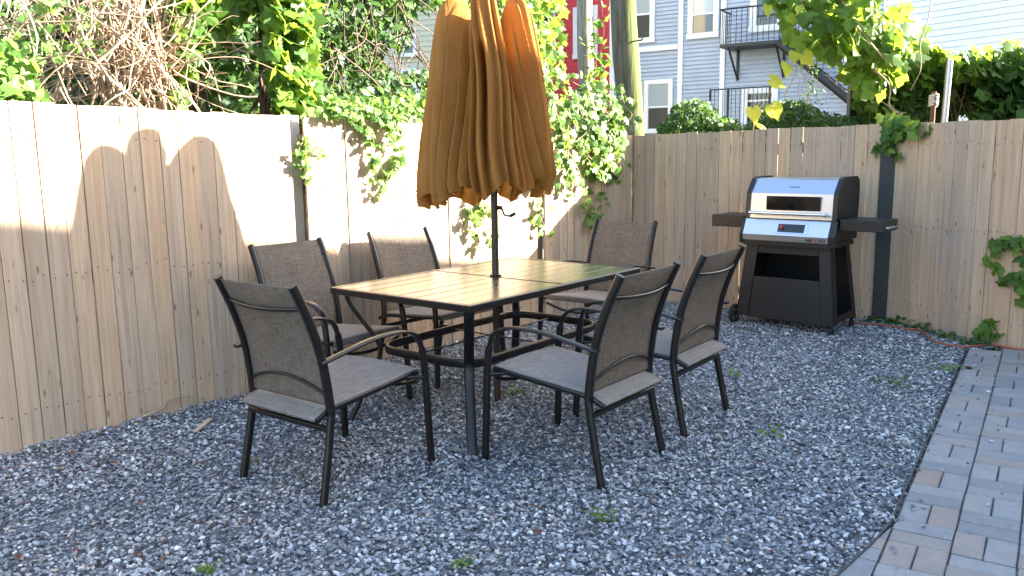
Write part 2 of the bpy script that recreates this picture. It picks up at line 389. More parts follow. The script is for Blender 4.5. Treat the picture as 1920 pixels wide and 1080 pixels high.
# ------------------------------------------------------------------ fences
bv = []
for k in range(6):
    hh = 1.66 + [0, .004, -.003, .006, -.005, .002][k]
    wv = .0985 - .001 * (k % 3); bv.append((wv, hh))
def fence(name, A, Bp, za, zb, m, label, gaps=(), bw=.1, rails=True, back=1, tilt=None):
    A = np.array(A); Bp = np.array(Bp); d = Bp - A; L = np.linalg.norm(d); yaw = math.atan2(d[1], d[0]); n = int(round(L / bw)); st = L / n
    t = thing(name, (A[0], A[1], 0), yaw, label, 'fence')
    meshes = []
    for k in range(5):
        wv = st - (.0008, .0012, .0006, .0045, .0016)[k]
        b = MB().bbox(-wv / 2, wv / 2, -.009, .009, -.06, 1.0, .001)
        me = b.mesh('board')
        # a little cup and bow in each board
        me.materials.append(m); meshes.append(me)
    nails = MB(); NR = (.17, .80, 1.45)
    for i in range(n):
        x = (i + .5) * st
        if any(a < x < b for a, b in gaps): continue
        o = link('board', random.choice(meshes), None, t); hz = za + (zb - za) * (i + .5) / n + random.gauss(0, .003)
        o.location = (x + random.gauss(0, .0008), random.gauss(0, .002), 0); o.scale = (1 if random.random() > .12 else .955, 1, hz)
        o.rotation_euler = (random.gauss(0, .001), random.gauss(0, .0012), random.gauss(0, .02))
        for zr in NR:
            for s in (-.25, .25):
                xx = x + s * st + random.gauss(0, .004); zz = zr * hz / 1.6 + random.gauss(0, .011); yy = -.0105 * back
                nails.prism([(xx + .0036 * math.cos(a), zz + .0036 * math.sin(a)) for a in (0, 1.05, 2.1, 3.14, 4.2, 5.25)], 'y', min(yy, yy - .003 * back), max(yy, yy - .003 * back))
    nails.build('nails', NAIL, t, 'stuff')
    r = MB()
    for zr in NR: r.build
    for zr in NR:
        q = zr * (za + zb) / 3.2
        xs = [0] + [g for ab in sorted(gaps) for g in ab] + [L]
        for a, b in zip(xs[::2], xs[1::2]): MB().box(a, b, .014, .05, q - .035, q + .035).build('rail', RAIL, t)
    return t, L
lenL = np.linalg.norm(FLC - FLa)
def s_on_left(px, py):
    n = np.array([FLd[1], -FLd[0], 0]); p = onplane(px, py, (*FL0, 0), n); return (p[:2] - FLa) @ FLd, p[2]
s1 = s_on_left(555, 300)[0]; s2 = s_on_left(1011, 420)[0]
fl, _ = fence('wooden_fence', FLa, FLC, 1.725, 1.535, WOODL, 'long pale wooden board fence on the left, half in bright sunlight', gaps=[(s1 - .05, s1 + .05), (s2 - .05, s2 + .05)])
MB().bbox(s1 - .03, s1 + .104, .095, .18, -.05, 1.63, .004).build('post', POSTG, fl)
MB().bbox(s2 - .062, s2 + .11, .055, .14, -.05, 1.58, .004).build('post', RAIL, fl)
fr, _ = fence('wooden_fence', FLC + np.array([.02, -.01]), FR1 - (FR1 - FLC) / np.linalg.norm(FR1 - FLC) * .06, 1.535, 1.568, WOODR, 'shaded wooden board fence across the back behind the grill')
# FR fences: boards face the camera, rails behind
f2, _ = fence('wooden_fence', FR1 + FRd2 * .06, FR3, 1.568, 1.54, WOODR, 'shaded wooden board fence right of the black post beside the paving')
bp = MB().bbox(-.06, .06, -.035, .06, -.05, 1.56, .003).build('fence_post', BLACKP)
bp.location = (FR1[0], FR1[1], 0); bp.rotation_euler = (0, 0, math.atan2(*(FR1 - FLC)[::-1]))
tag(bp, 'black painted post between two runs of back fence right of the grill', 'post')

# ------------------------------------------------------------------ table
TY = R_(51.2); TC = np.array([-.093, 4.475]); TL, TW, TZ = 1.50, .955, .715
tb = thing('patio_table', (TC[0], TC[1], 0), TY, 'long dark bronze metal slatted dining table with an umbrella through its middle', 'table')
fr_ = .032
def rim(s):
    pass
MB().bbox(-TL/2, TL/2, -TW/2, -TW/2 + fr_, TZ - .034, TZ, .004).build('rim', METAL, tb)
MB().bbox(-TL/2, TL/2, TW/2 - fr_, TW/2, TZ - .034, TZ, .004).build('rim', METAL, tb)
for s in (-1, 1):
    x0 = s * (TL / 2); x1 = s * (TL / 2 - fr_); MB().bbox(min(x0, x1), max(x0, x1), -TW/2 + fr_ + .0005, TW/2 - fr_ - .0005, TZ - .034, TZ - .0003, .004).build('rim', METAL, tb)
MB().bbox(-.010, .010, -TW/2 + fr_ + .001, TW/2 - fr_ - .001, TZ - .03, TZ - .0035, .002).build('crossbar', METAL, tb)
ns = 8; sw = (TW - 2 * fr_ - .002) / ns
for s in (-1, 1):
    a, b = (s * .0125, s * (TL / 2 - fr_ - .001)); a, b = min(a, b), max(a, b)
    sm = MB().bbox(a, b, -sw / 2 + .0022, sw / 2 - .0022, -.012, 0, .0018).mesh('slat'); sm.materials.append(TABLE)
    for k in range(ns):
        o = link('slat', sm, None, tb); o.location = (0, -TW / 2 + fr_ + .001 + sw * (k + .5), TZ - .0015); o.rotation_euler = (random.gauss(0, .0015), random.gauss(0, .0008), 0)
MB().box(-TL/2 + .04, TL/2 - .04, -TW/2 + .04, -TW/2 + .06, TZ - .03, TZ - .0145).box(-TL/2 + .04, TL/2 - .04, TW/2 - .06, TW/2 - .04, TZ - .03, TZ - .0145).build('support_bar', METAL, tb)
# curved legs: outer at the top, waist at the ring, flaring again at the foot, in the diagonal plane
for sx in (-1, 1):
    for sy in (-1, 1):
        hx, hy = sx * (TL / 2 - .015), sy * (TW / 2 - .012)
        dd = Vector((-sx * .72, -sy * .69, 0))
        prof = [(.06, .69), (.085, .62), (.165, .50), (.215, .42), (.225, .37), (.20, .29), (.12, .13), (.055, 0)]
        pts = spline([(hx + dd.x * u, hy + dd.y * u, z) for u, z in prof], 5)
        MB().sweep(pts, .05, .024, (sy * .69, -sx * .72, 0), 8, .45).build('leg', METAL, tb)
rx, ry, rr = TL / 2 - .015 - .72 * .205, TW / 2 - .012 - .69 * .205, .13
ring = []
for (cx, cy, a0) in ((rx - rr, ry - rr, 0), (-rx + rr, ry - rr, 90), (-rx + rr, -ry + rr, 180), (rx - rr, -ry + rr, 270)):
    for k in range(7): a = R_(a0 + 15 * k); ring.append((cx + rr * math.cos(a), cy + rr * math.sin(a), .385))
ring.append(ring[0])
MB().sweep(ring, .044, .020, (0, 0, 1), 8, .45).build('stretcher_ring', METAL, tb)
MB().tube([(-rx, .05, .385), (rx, .05, .385)], .004).tube([(0, -ry, .385), (0, ry, .385)], .004).build('tie_rod', METAL, tb)

# ------------------------------------------------------------------ umbrella
UX, UY = -.09, 4.512
um = thing('patio_umbrella', (UX, UY, 0), 0, 'closed golden brown patio umbrella standing through the table', 'umbrella')
def poly_r(z): return .019
MB().tube([(0, 0, 0), (0, 0, .3), (0, 0, 1.3), (-.004, 0, 2.02)], .0195, 16).build('pole', mat('brown pole', (.045, .028, .02), .35), um)
MB().tube([(0, 0, TZ - .006), (0, 0, TZ + .008)], .032, 18).build('collar', METAL, um)
MB().tube([(.015, -.02, 1.09), (.04, -.03, 1.09)], .012, 10).tube([(.04, -.03, 1.09), (.055, -.035, 1.05), (.085, -.04, 1.045)], .006, 8).tube([(.085, -.04, 1.045), (.115, -.045, 1.06)], .010, 8).build('crank_handle', METAL, um)
def canopy():
    nth, nsg = 600, 110
    TH = np.linspace(0, 2 * math.pi, nth, endpoint=False); S = np.linspace(0, 1, nsg)
    th_, s_ = np.meshgrid(TH, S)
    rs = np.random.default_rng(4)
    tw = -.42 * np.clip((s_ - .1), 0, 1) + .04 * np.sin(3 * s_ * 3)
    phi = th_ + tw
    # six bundles
    c6 = np.abs(np.cos(3 * (phi + math.pi / 2) ))
    c6 = np.cos(2.5 * (phi - R_(-97))) ** 2
    lobe = 1 - (1 - c6) ** 2.2
    var = 1 + .10 * np.sin(phi * 1 + 2.1) + .07 * np.sin(2 * phi + .7)
    t0 = .13
    u = np.clip(s_ / t0, 0, 1); v = np.clip((s_ - t0) / (1 - t0), 0, 1)
    hubz, hubr = 1.97, .03
    Rp = (.085 + .140 * lobe) * (1 - .13 * np.cos(th_))
    zp = 1.90 + .255 * lobe - .065 * np.sin(th_) - .01 * np.cos(th_)
    Rh = (.325 + .045 * lobe) * (1 - .05 * np.cos(th_)) 
    zh = 1.160 + .030 * np.cos(th_) - .035 * np.sin(th_)
    # top: from the hub over the crest of each bundle
    rad = np.where(s_ < t0, hubr + (Rp * .86 - hubr) * u, 0)
    zz = np.where(s_ < t0, hubz + (zp - hubz) * np.sin(u * math.pi / 2) ** .8, 0)
    vr = np.clip(v / .09, 0, 1)
    shoulder = Rp * (.86 + .14 * np.sin(vr * math.pi / 2))
    Rv = shoulder + (Rh - Rp) * v ** .85
    rad = np.where(s_ >= t0, Rv, rad); zv = zp + (zh - zp) * (v ** 1.12 * .97 + .03 * v); zz = np.where(s_ >= t0, zv, zz)
    # pleats: irregular narrow folds that deepen to the hem
    pw = np.zeros_like(rad)
    NP = 37; ang = np.sort((np.arange(NP) + rs.uniform(-.36, .36, NP)) / NP * 2 * math.pi)
    amp = rs.uniform(.35, 1.5, NP)
    ph = np.mod(phi, 2 * math.pi)
    edges = np.append(ang, ang[0] + 2 * math.pi)
    ph2 = np.where(ph < ang[0], ph + 2 * math.pi, ph)
    idx = np.clip(np.searchsorted(edges, ph2) - 1, 0, NP - 1)
    loc_ = (ph2 - edges[idx]) / (edges[idx + 1] - edges[idx])
    skew = rs.uniform(.25, .65, NP)[idx]
    lw = np.where(loc_ < skew, loc_ / skew, (1 - loc_) / (1 - skew))
    fold = .2 * np.sin(lw * math.pi / 2) ** .8 + .8 * lw
    dep = (.016 + .056 * v ** .8) * amp[idx] * np.clip(s_ / .12, 0, 1)
    rad = rad + (fold - .6) * dep
    rad += .006 * np.sin(5 * phi + 7 * s_) * v + .004 * np.sin(11 * phi - 9 * s_) * v
    # deep slit between the left and the front bundle, and the right one
    for a0, wd, dp, s0, s1 in ((-math.pi / 2 - .30, .040, .17, .40, .95), (-math.pi / 2 + .62, .045, .09, .22, .8), (-math.pi / 2 + .20, .03, .07, .3, 1.1), (-math.pi / 2 - .85, .04, .07, .15, .9)):
        da = np.angle(np.exp(1j * (phi - a0)))
        rad -= dp * np.exp(-(da / wd) ** 2) * np.clip((s_ - s0) / .05, 0, 1) * np.clip((s1 - s_) / .45, 0, 1)
    # pointed panels at the hem
    k8 = np.abs(np.mod(th_ / (2 * math.pi) * 9 + .3, 1) - .5) * 2
    zz = zz - .090 * (k8 - .5) * v ** 7 + .005 * np.sin(17 * th_) * v ** 8
    tuck = np.exp(-((1 - v) / .035) ** 2) * (s_ > t0); rad -= .012 * tuck
    rad = np.maximum(rad, .028)
    # off-centre: bulges more to the left as in the photo
    ox = -.03 * v
    X = rad * np.cos(th_) + ox; Y = rad * np.sin(th_); V = np.stack([X, Y, zz], -1).reshape(-1, 3)
    a = np.arange(nsg - 1)[:, None] * nth + np.arange(nth)[None]; b = np.arange(nsg - 1)[:, None] * nth + (np.arange(nth)[None] + 1) % nth
    Fc = np.stack([a, b, b + nth, a + nth], -1).reshape(-1, 4)
    me = bpy.data.meshes.new('canopy'); me.from_pydata(V.tolist(), [], Fc.tolist()); me.polygons.foreach_set('use_smooth', [True] * len(Fc)); me.update()
    return link('canopy', me, CANOPY, um)
canopy()
for k in range(8):
    a = k * math.pi / 4 + .2
    MB().tube([(.03 * math.cos(a), .03 * math.sin(a), 2.1), (.09 * math.cos(a), .09 * math.sin(a), 1.75), (.17 * math.cos(a), .17 * math.sin(a), 1.2)], .007, 6).build('rib', METAL, um)
MB().tube([(0, 0, 1.42), (0, 0, 1.50)], .035, 12).build('runner', METAL, um)

# ------------------------------------------------------------------ chairs
def make_chair():
    t = thing('patio_chair', (0, 0, 0))
    postp = lambda s: [(s * .250, -.232, .36), (s * .247, -.243, .48), (s * .244, -.268, .62), (s * .241, -.315, .76), (s * .238, -.376, .895)]
    for s in (-1, 1):
        MB().sweep(spline([(s * .262, -.305, 0), (s * .256, -.262, .20), (s * .250, -.232, .36)], 5), .027, .032, (1, 0, 0), 8, .55).build('rear_leg', METAL, t)
        MB().sweep(spline(postp(s), 6), .027, .036, (1, 0, 0), 8, .55).build('back_post', METAL, t)
        # front leg flows into the arm
        MB().sweep(spline([(s * .287, .305, 0), (s * .281, .298, .22), (s * .277, .292, .42), (s * .275, .278, .53)], 5), .027, .032, (1, 0, 0), 8, .55).build('front_leg', METAL, t)
        MB().sweep(spline([(s * .275, .2785, .528), (s * .274, .252, .585), (s * .273, .20, .618), (s * .272, .12, .630), (s * .2715, -.02, .625), (s * .271, -.16, .603), (s * .271, -.245, .588), (s * .271, -.292, .582)], 5),
                   [.030] * 3 + [.036] * 33, .014, (1, 0, 0), 8, .5).build('armrest', METAL, t)
        MB().sweep(spline([(s * .232, .285, .417), (s * .234, .10, .402), (s * .236, -.10, .385), (s * .236, -.225, .372), (s * .236, -.30, .345)], 4), .020, .024, (1, 0, 0), 8, .6).build('seat_rail', METAL, t)
        MB().tube([(s * .236, .22, .405), (s * .276, .285, .40)], .009).tube([(s * .236, -.20, .372), (s * .252, -.232, .372)], .009).build('seat_bracket', METAL, t)
    bw = lambda y, z, b, dz, n=9: [((-.232 + .464 * k / (n - 1)), y - b * (1 - (2 * k / (n - 1) - 1) ** 2), z + dz * (1 - (2 * k / (n - 1) - 1) ** 2)) for k in range(n)]
    MB().tube(bw(-.333, .800, .034, -.012), .0085, 8).build('upper_back_bar', METAL, t)
    MB().tube(bw(-.246, .445, .022, .055), .0065, 8).build('lower_back_bar', METAL, t)
    MB().sweep([(-.255, -.250, .30), (.255, -.250, .30)], .024, .020, (0, 0, 1), 8, .5).build('rear_stretcher', METAL, t)
    MB().tube(bw(.288, .375, 0, -.045), .009, 8).build('front_stretcher', METAL, t)
    # slings as thin curved sheets with real thickness
    def sheet(prof, hw, name, m, sag, edge):
        nx = 15; vs = []; P = spline(prof, 8); n = len(P)
        for th2 in (0, .0035):
            for i, p in enumerate(P):
                tdir = (np.array(P[min(i + 1, n - 1)]) - np.array(P[max(i - 1, 0)])); tdir /= np.linalg.norm(tdir); nn = np.array([0, -tdir[1], tdir[0]]) if False else None
                ty, tz = tdir[0], tdir[1]; ny, nz = -tz, ty
                for k in range(nx):
                    x = -hw + 2 * hw * k / (nx - 1); sg = sag * (1 - (2 * k / (nx - 1) - 1) ** 2) * math.sin(math.pi * min(1, max(0, (i + .5) / n)))
                    vs.append((x, p[0] + ny * (th2 + sg), p[1] + nz * (th2 + sg)))
        fs = []; M = n * nx
        for i in range(n - 1):
            for k in range(nx - 1):
                a = i * nx + k; fs.append((a, a + 1, a + nx + 1, a + nx)); fs.append((a + M, a + nx + M, a + nx + 1 + M, a + 1 + M))
        for i in range(n - 1):
            a = i * nx; fs.append((a, a + nx, a + nx + M, a + M)); a += nx - 1; fs.append((a, a + M, a + nx + M, a + nx))
        for k in range(nx - 1):
            fs.append((k, k + M, k + 1 + M, k + 1)); a = (n - 1) * nx + k; fs.append((a, a + 1, a + 1 + M, a + M))
        return MB().add(vs, fs, True).build(name, m, t)
    sheet([(-.238, .395), (-.240, .48), (-.262, .62), (-.309, .76), (-.352, .85), (-.372, .888)], .238, 'backrest', SLING, .018, 0)
    sheet([(.292, .400), (.292, .422), (.27, .432), (.10, .414), (-.10, .397), (-.222, .386), (-.30, .358), (-.306, .345)], .236, 'seat', SEAT, -.012, 0)
    return t
ch0 = make_chair()
CH = [(-.79, 3.516, -36.9, 'dark framed sling chair nearest the camera on the left, seen from behind'),
      (.284, 3.644, 51.4, 'dark framed sling chair at the near right side of the table, seen from behind'),
      (.744, 4.261, 53.1, 'dark framed sling chair at the far right side of the table, nearest the grill'),
      (-1.012, 4.547, -128.3, 'sling chair with its back close to the sunlit fence, left behind the nearest left chair'),
      (-.477, 5.205, -133.3, 'sling chair half hidden behind the middle of the table, against the sunlit fence'),
      (.595, 5.631, 142.6, 'sling chair at the far short end of the table, facing the camera')]
for i, (x, y, a, lab) in enumerate(CH):
    o = ch0 if i == 0 else copy_tree(ch0)
    o.location = (x, y, 0); o.rotation_euler = (0, 0, R_(a)); tag(o, lab, 'chair', 'chairs around the patio table')

# ------------------------------------------------------------------ grill
GY = R_(-42); GO = (2.120, 6.308)
gr = thing('grill', (GO[0], GO[1], 0), GY, 'stainless steel and black pellet grill with side shelves on a black cart', 'grill')
SS = mat('brushed stainless', (.55, .565, .60), .36, 1.0); t = NT(SS)
n = t.noise(t.mapping((2, 300, 300)), 1, 3, .6); t.bump(n, .06, .001)
BLK = noisy(mat('black enamel', rough=.42), 30, (.004, .004, .0045), (.008, .008, .009))
BLK2 = noisy(mat('black cart steel', rough=.5), 12, (.0045, .0045, .0055), (.009, .009, .011))
GLS = mat('dark glass', (.008, .007, .006), .06, 0, .6)
CHR = mat('chrome', (.75, .73, .68), .15, 1.0)
PLA = mat('black plastic', (.012, .012, .012), .5); RUB = mat('rubber', (.01, .01, .01), .8)
def plate(poly, x0, x1): return MB().prism(poly, 'x', x0, x1)
hoodp = [(.012, .858), (.03, 1.048), (.115, 1.150), (.16, 1.163), (.38, 1.163), (.43, 1.12), (.44, 1.0), (.43, .858)]
plate(hoodp, -.325, .325).build('hood', SS, gr)
capp = [(.005, .70), (.005, .86), (.022, 1.05), (.108, 1.16), (.16, 1.175), (.40, 1.175), (.445, 1.145), (.455, 1.09), (.455, .99), (.44, .86), (.44, .70)]
for s in (-1, 1):
    a, b = sorted((s * .3255, s * .36)); plate(capp, a, b).build('hood_side', BLK, gr)
MB().bbox(-.19, .235, .0075, .03, .922, 1.03, .004).build('window', GLS, gr)   # glass proud of the front sheet
ctl = [(-.052, .690), (-.058, .735), (-.004, .850), (.40, .850), (.40, .690)]
plate(ctl, -.345, .325).build('control_panel', SS, gr)
for s in (-1, 1):
    a, b = sorted((s * (.3455 if s < 0 else .3255), s * .375)); plate([(-.05, .66), (-.055, .735), (0, .852), (.004, .852), (.004, .66)], a, b).build('panel_end', BLK, gr)
plate([(-.046, .65), (-.046, .688), (.42, .688), (.42, .65)], -.342, .345).build('firebox_underside', BLK, gr)
# display sits on the sloped face
sl = math.atan2(.850 - .735, .054)
disp = MB().bbox(-.105, .105, -.004, .004, -.034, .034, .003).build('display', GLS, gr); disp.location = (.035, -.033, .790); disp.rotation_euler = (-(math.pi / 2 - sl), 0, 0)
bez = MB().bbox(-.135, .135, -.002, .002, -.044, .044, .002).build('display_bezel', SS, gr); bez.location = (.035, -.0325, .790); bez.rotation_euler = disp.rotation_euler
knob = MB().tube([(0, -.012, 0), (0, 0, 0)], .013, 16).build('knob', mat('red knob', (.45, .02, .015), .4), gr); knob.location = (-.035, -.038, .797); knob.rotation_euler = disp.rotation_euler
bt = MB()
for k in range(4): bt.tube([(-.075 + .024 * k, -.003, 0), (-.075 + .024 * k, 0, 0)], .004, 8)
bt = bt.build('buttons', mat('grey button', (.5, .5, .5), .5), gr); bt.location = (.07, -.040, .769); bt.rotation_euler = disp.rotation_euler
def text(s, size, m, loc, rot, parent, name='lettering'):
    cu = bpy.data.curves.new(name, 'FONT'); cu.body = s; cu.size = size; cu.extrude = .0012; cu.align_x = 'LEFT'; cu.offset = size * .02
    tmp = bpy.data.objects.new(name, cu); COL.objects.link(tmp); bpy.context.view_layer.update()
    me = bpy.data.meshes.new_from_object(tmp.evaluated_get(bpy.context.evaluated_depsgraph_get())); bpy.data.objects.remove(tmp)
    me.materials.clear(); o = link(name, me, m, parent); o.location = loc; o.rotation_euler = rot; return o
INK = mat('black print', (.01, .01, .01), .5); RED = mat('red print', (.5, .01, .01), .5)
lip = -(math.pi / 2 - math.atan2(.045, -.006))
o = text('NE', .040, INK, (.158, -.0555, .698), (math.pi / 2 + .13, 0, 0), gr); o.scale = (1.05, .8, 1)
o = text('E', .040, RED, (.158 + .063, -.0555, .698), (math.pi / 2 + .13, 0, 0), gr); o.scale = (1.05, .8, 1)
o = text('VO', .040, INK, (.158 + .090, -.0555, .698), (math.pi / 2 + .13, 0, 0), gr); o.scale = (1.05, .8, 1)
bd = MB().bbox(-.035, .030, -.0015, .0015, -.0025, .0025, .0005).bbox(.034, .042, -.0015, .0015, -.002, .008, .0005).build('badge', INK, gr); bd.location = (0, .0705, 1.098); bd.rotation_euler = (-R_(40), 0, 0)
# handle
MB().tube([(-.29, -.045, .900), (.29, -.045, .900)], .0115, 12).build('handle', CHR, gr)
for s in (-1, 1):
    MB().tube([(s * .29, -.045, .900), (s * .29, .018, .900)], .012, 10).tube([(s * .285, -.045, .900), (s * .302, -.045, .900)], .016, 12).build('handle_mount', CHR, gr)
# side shelves
MB().bbox(-.66, -.378, .02, .36, .775, .868, .004).build('side_shelf', BLK, gr)
MB().bbox(.378, .690, .02, .33, .785, .868, .004).build('side_shelf', BLK, gr)
hk = MB()
for k in range(4): hk.tube([(.697, .06 + .05 * k, .82), (.713, .06 + .05 * k, .81), (.722, .06 + .05 * k, .828)], .004, 6)
hk.build('tool_hooks', CHR, gr)
# cart: splayed legs, front panel with opening, side openings
def quadplate(p, th, n, name, m, parent):
    P = [Vector(q) for q in p]; N = Vector(n).normalized() * th; vs = [tuple(q) for q in P] + [tuple(q + N) for q in P]
    return MB().add(vs, [(3, 2, 1, 0), (4, 5, 6, 7), (0, 1, 5, 4), (1, 2, 6, 5), (2, 3, 7, 6), (3, 0, 4, 7)]).build(name, m, parent)
zt, zb_ = .65, .075
yT, yB = (.0, .36), (-.035, .42)                      # front/back at top and bottom
def lerp(a, b, t): return a + (b - a) * t
def fx(z, s): return s * lerp(.335, .395, (zt - z) / (zt - zb_))
def fy(z, k): return lerp(yT[k], yB[k], (zt - z) / (zt - zb_))
def pp(x, z, k=0, off=0): return (x, fy(z, k) + off, z)
for s in (-1, 1):
    for k in (0, 1):
        w_ = .095 * s
        quadplate([pp(fx(zt, s), zt, k), pp(fx(zb_, s), zb_, k), pp(fx(zb_, s) - w_, zb_, k), pp(fx(zt, s) - w_, zt, k)], .012, (0, 1 if k == 0 else -1, 0), 'cart_leg', BLK2, gr)
        quadplate([(fx(zt, s), fy(zt, k), zt), (fx(zb_, s), fy(zb_, k), zb_), (fx(zb_, s), fy(zb_, k) + (.07 if k == 0 else -.07), zb_), (fx(zt, s), fy(zt, k) + (.07 if k == 0 else -.07), zt)], .010, (-s, 0, 0), 'leg_flange', BLK2, gr)
    quadplate([(fx(.14, s), fy(.14, 0) + .071, .14), (fx(.09, s), fy(.09, 0) + .071, .09), (fx(.09, s), fy(.09, 1) - .071, .09), (fx(.14, s), fy(.14, 1) - .071, .14)], .010, (-s, 0, 0), 'side_rail', BLK2, gr)
MB().bbox(-.24, .24, .001, .013, .585, .65, .002).build('top_rail', BLK2, gr)
quadplate([pp(fx(.40, -1) + .10, .40, 0, .006), pp(fx(zb_, -1) + .10, zb_, 0, .006), pp(fx(zb_, 1) - .10, zb_, 0, .006), pp(fx(.40, 1) - .10, .40, 0, .006)], .01, (0, 1, 0), 'front_panel', BLK2, gr)
quadplate([pp(fx(.645, -1) + .02, .645, 1, -.02), pp(fx(zb_, -1) + .02, zb_, 1, -.02), pp(fx(zb_, 1) - .02, zb_, 1, -.02), pp(fx(.645, 1) - .02, .645, 1, -.02)], .01, (0, 1, 0), 'back_panel', BLK, gr)
quadplate([(fx(.645, -1) + .012, fy(.645, 0) + .02, .645), (fx(zb_, -1) + .012, fy(zb_, 0) + .02, zb_), (fx(zb_, -1) + .012, fy(zb_, 1) - .03, zb_), (fx(.645, -1) + .012, fy(.645, 1) - .03, .645)], .008, (1, 0, 0), 'side_panel', BLK, gr)
MB().bbox(-.37, .37, -.02, .40, .085, .10, .002).build('bottom_shelf', BLK, gr)
wh = MB()
wheel = thing('wheel', (-.425, -.005, .078)); wheel.parent = gr; del_ = wheel
MB().sweep([(0, .066 * math.cos(a), .066 * math.sin(a)) for a in [i * math.pi / 12 for i in range(25)]], .032, .024, (1, 0, 0), 8, .7, caps=False).build('tyre', RUB, wheel)
rm = MB().tube([(-.012, 0, 0), (.012, 0, 0)], .018, 12)
for k in range(5): a = k * 1.2566; rm.tube([(0, .015 * math.cos(a), .015 * math.sin(a)), (0, .062 * math.cos(a), .062 * math.sin(a))], .007, 6)
rm.build('rim', PLA, wheel)
for (x, y) in ((.365, -.015), (.365, .395), (-.365, .395)):
    c_ = MB().tube([(x, y, .075), (x, y, .055)], .014, 8).tube([(x - .012, y + .006, .028), (x + .012, y + .006, .028)], .028, 14).build('caster', RUB, gr)

# ------------------------------------------------------------------ leaves
def leaf_shape(kind):
    if kind == 'grape':
        ang = [-90, -50, -20, 5, 25, 45, 62, 90, 118, 135, 155, 175, 200, 230]; rad_ = [.12, .52, .38, .50, .62, .46, .60, .78, .60, .46, .62, .50, .38, .52]
        v = [(0, .12, .0)] + [(r * math.cos(R_(a)) * .95, r * math.sin(R_(a)) + .10, -.10 * (r * math.cos(R_(a))) ** 2 * 2 - .08 * r) for a, r in zip(ang, rad_)]
        n = len(ang); f = [(0, 1 + i, 1 + (i + 1) % n) for i in range(n)]
        return np.array(v), f
    if kind == 'creeper':
        v = []; f = []
        for a, L in ((-62, .52), (-30, .62), (0, .70), (30, .62), (62, .52)):
            c, s = math.cos(R_(90 + a)), math.sin(R_(90 + a)); k = len(v); wq = .15
            q = [(0.04, 0, 0), (L * .38, wq, -.03), (L, 0, -.14), (L * .38, -wq, -.03), (L * .72, wq * .8, -.09), (L * .72, -wq * .8, -.09)]
            v += [(x * c - y * s, x * s + y * c, z) for x, y, z in q]
            f += [(k, k + 3, k + 1), (k + 3, k + 5, k + 4, k + 1), (k + 5, k + 2, k + 4)]
        return np.array(v), f
    if kind == 'heart':
        ang = [-90, -72, -45, -15, 20, 55, 80, 90, 100, 125, 160, 195, 225, 252]; rad_ = [.10, .30, .42, .45, .44, .50, .66, .80, .66, .50, .44, .45, .42, .30]
        v = [(0, .1, .04)] + [(r * math.cos(R_(a)), r * math.sin(R_(a)) + .10, .14 * abs(r * math.cos(R_(a))) - .22 * max(0, r * math.sin(R_(a)))) for a, r in zip(ang, rad_)]
        n = len(ang); f = [(0, 1 + i, 1 + (i + 1) % n) for i in range(n)]; return np.array(v), f
    if kind == 'ivy':
        ang = [-90, -35, 0, 30, 55, 90, 125, 150, 180, 215]; rad_ = [.08, .45, .36, .56, .40, .72, .40, .56, .36, .45]
        v = [(0, .1, .05)] + [(r * math.cos(R_(a)), r * math.sin(R_(a)) + .08, -.08 * r) for a, r in zip(ang, rad_)]
        n = len(ang); f = [(0, 1 + i, 1 + (i + 1) % n) for i in range(n)]; return np.array(v), f
    v = [(0, 0, 0), (.22, .28, .06), (.26, .58, .04), (0, 1, -.10), (-.26, .58, .04), (-.22, .28, .06), (0, .4, 0)]
    return np.array(v), [(0, 1, 6), (1, 2, 6), (2, 3, 6), (3, 4, 6), (4, 5, 6), (5, 0, 6)]
def frames(N, nrm, spread, down=.8):
    n = np.array(nrm, float) + rng.normal(0, spread, (N, 3)); n /= np.linalg.norm(n, axis=1)[:, None]
    t_ = np.array([0, 0, -down]) + rng.normal(0, .6, (N, 3)); t_ -= n * (t_ * n).sum(1)[:, None]; t_ /= np.linalg.norm(t_, axis=1)[:, None]
    x = np.cross(t_, n); return x, t_, n
def leaf_cloud(name, pts, size, kind, m, parent=None, nrm=(0, -.6, .6), spread=.6, as_kind='stuff'):
    pts = np.asarray(pts, float); N = len(pts)
    sv_, sf = leaf_shape(kind); X, Y, Z = frames(N, nrm, spread)
    sz = size[0] + (size[1] - size[0]) * rng.random(N) ** 1.3
    V = pts[:, None, :] + sz[:, None, None] * (X[:, None, :] * sv_[None, :, :1] + Y[:, None, :] * sv_[None, :, 1:2] + Z[:, None, :] * sv_[None, :, 2:3])
    M = len(sv_); me = bpy.data.meshes.new(name)
    tot = [i for f in sf for i in f]; lt = [len(f) for f in sf]
    me.vertices.add(N * M); me.vertices.foreach_set('co', V.astype(np.float32).ravel())
    idx = (np.array(tot)[None] + np.arange(N)[:, None] * M).ravel(); me.loops.add(len(idx)); me.loops.foreach_set('vertex_index', idx.astype(np.int32))
    L = np.tile(np.array(lt), N); st = np.concatenate([[0], np.cumsum(L)[:-1]]); me.polygons.add(len(L)); me.polygons.foreach_set('loop_start', st.astype(np.int32)); me.polygons.foreach_set('loop_total', L.astype(np.int32))
    a = me.attributes.new('rnd', 'FLOAT', 'POINT'); a.data.foreach_set('value', np.repeat(rng.random(N), M).astype(np.float32))
    me.update(); me.validate()
    o = link(name, me, m, parent)
    if as_kind: o['kind'] = as_kind
    return o
LM = {}
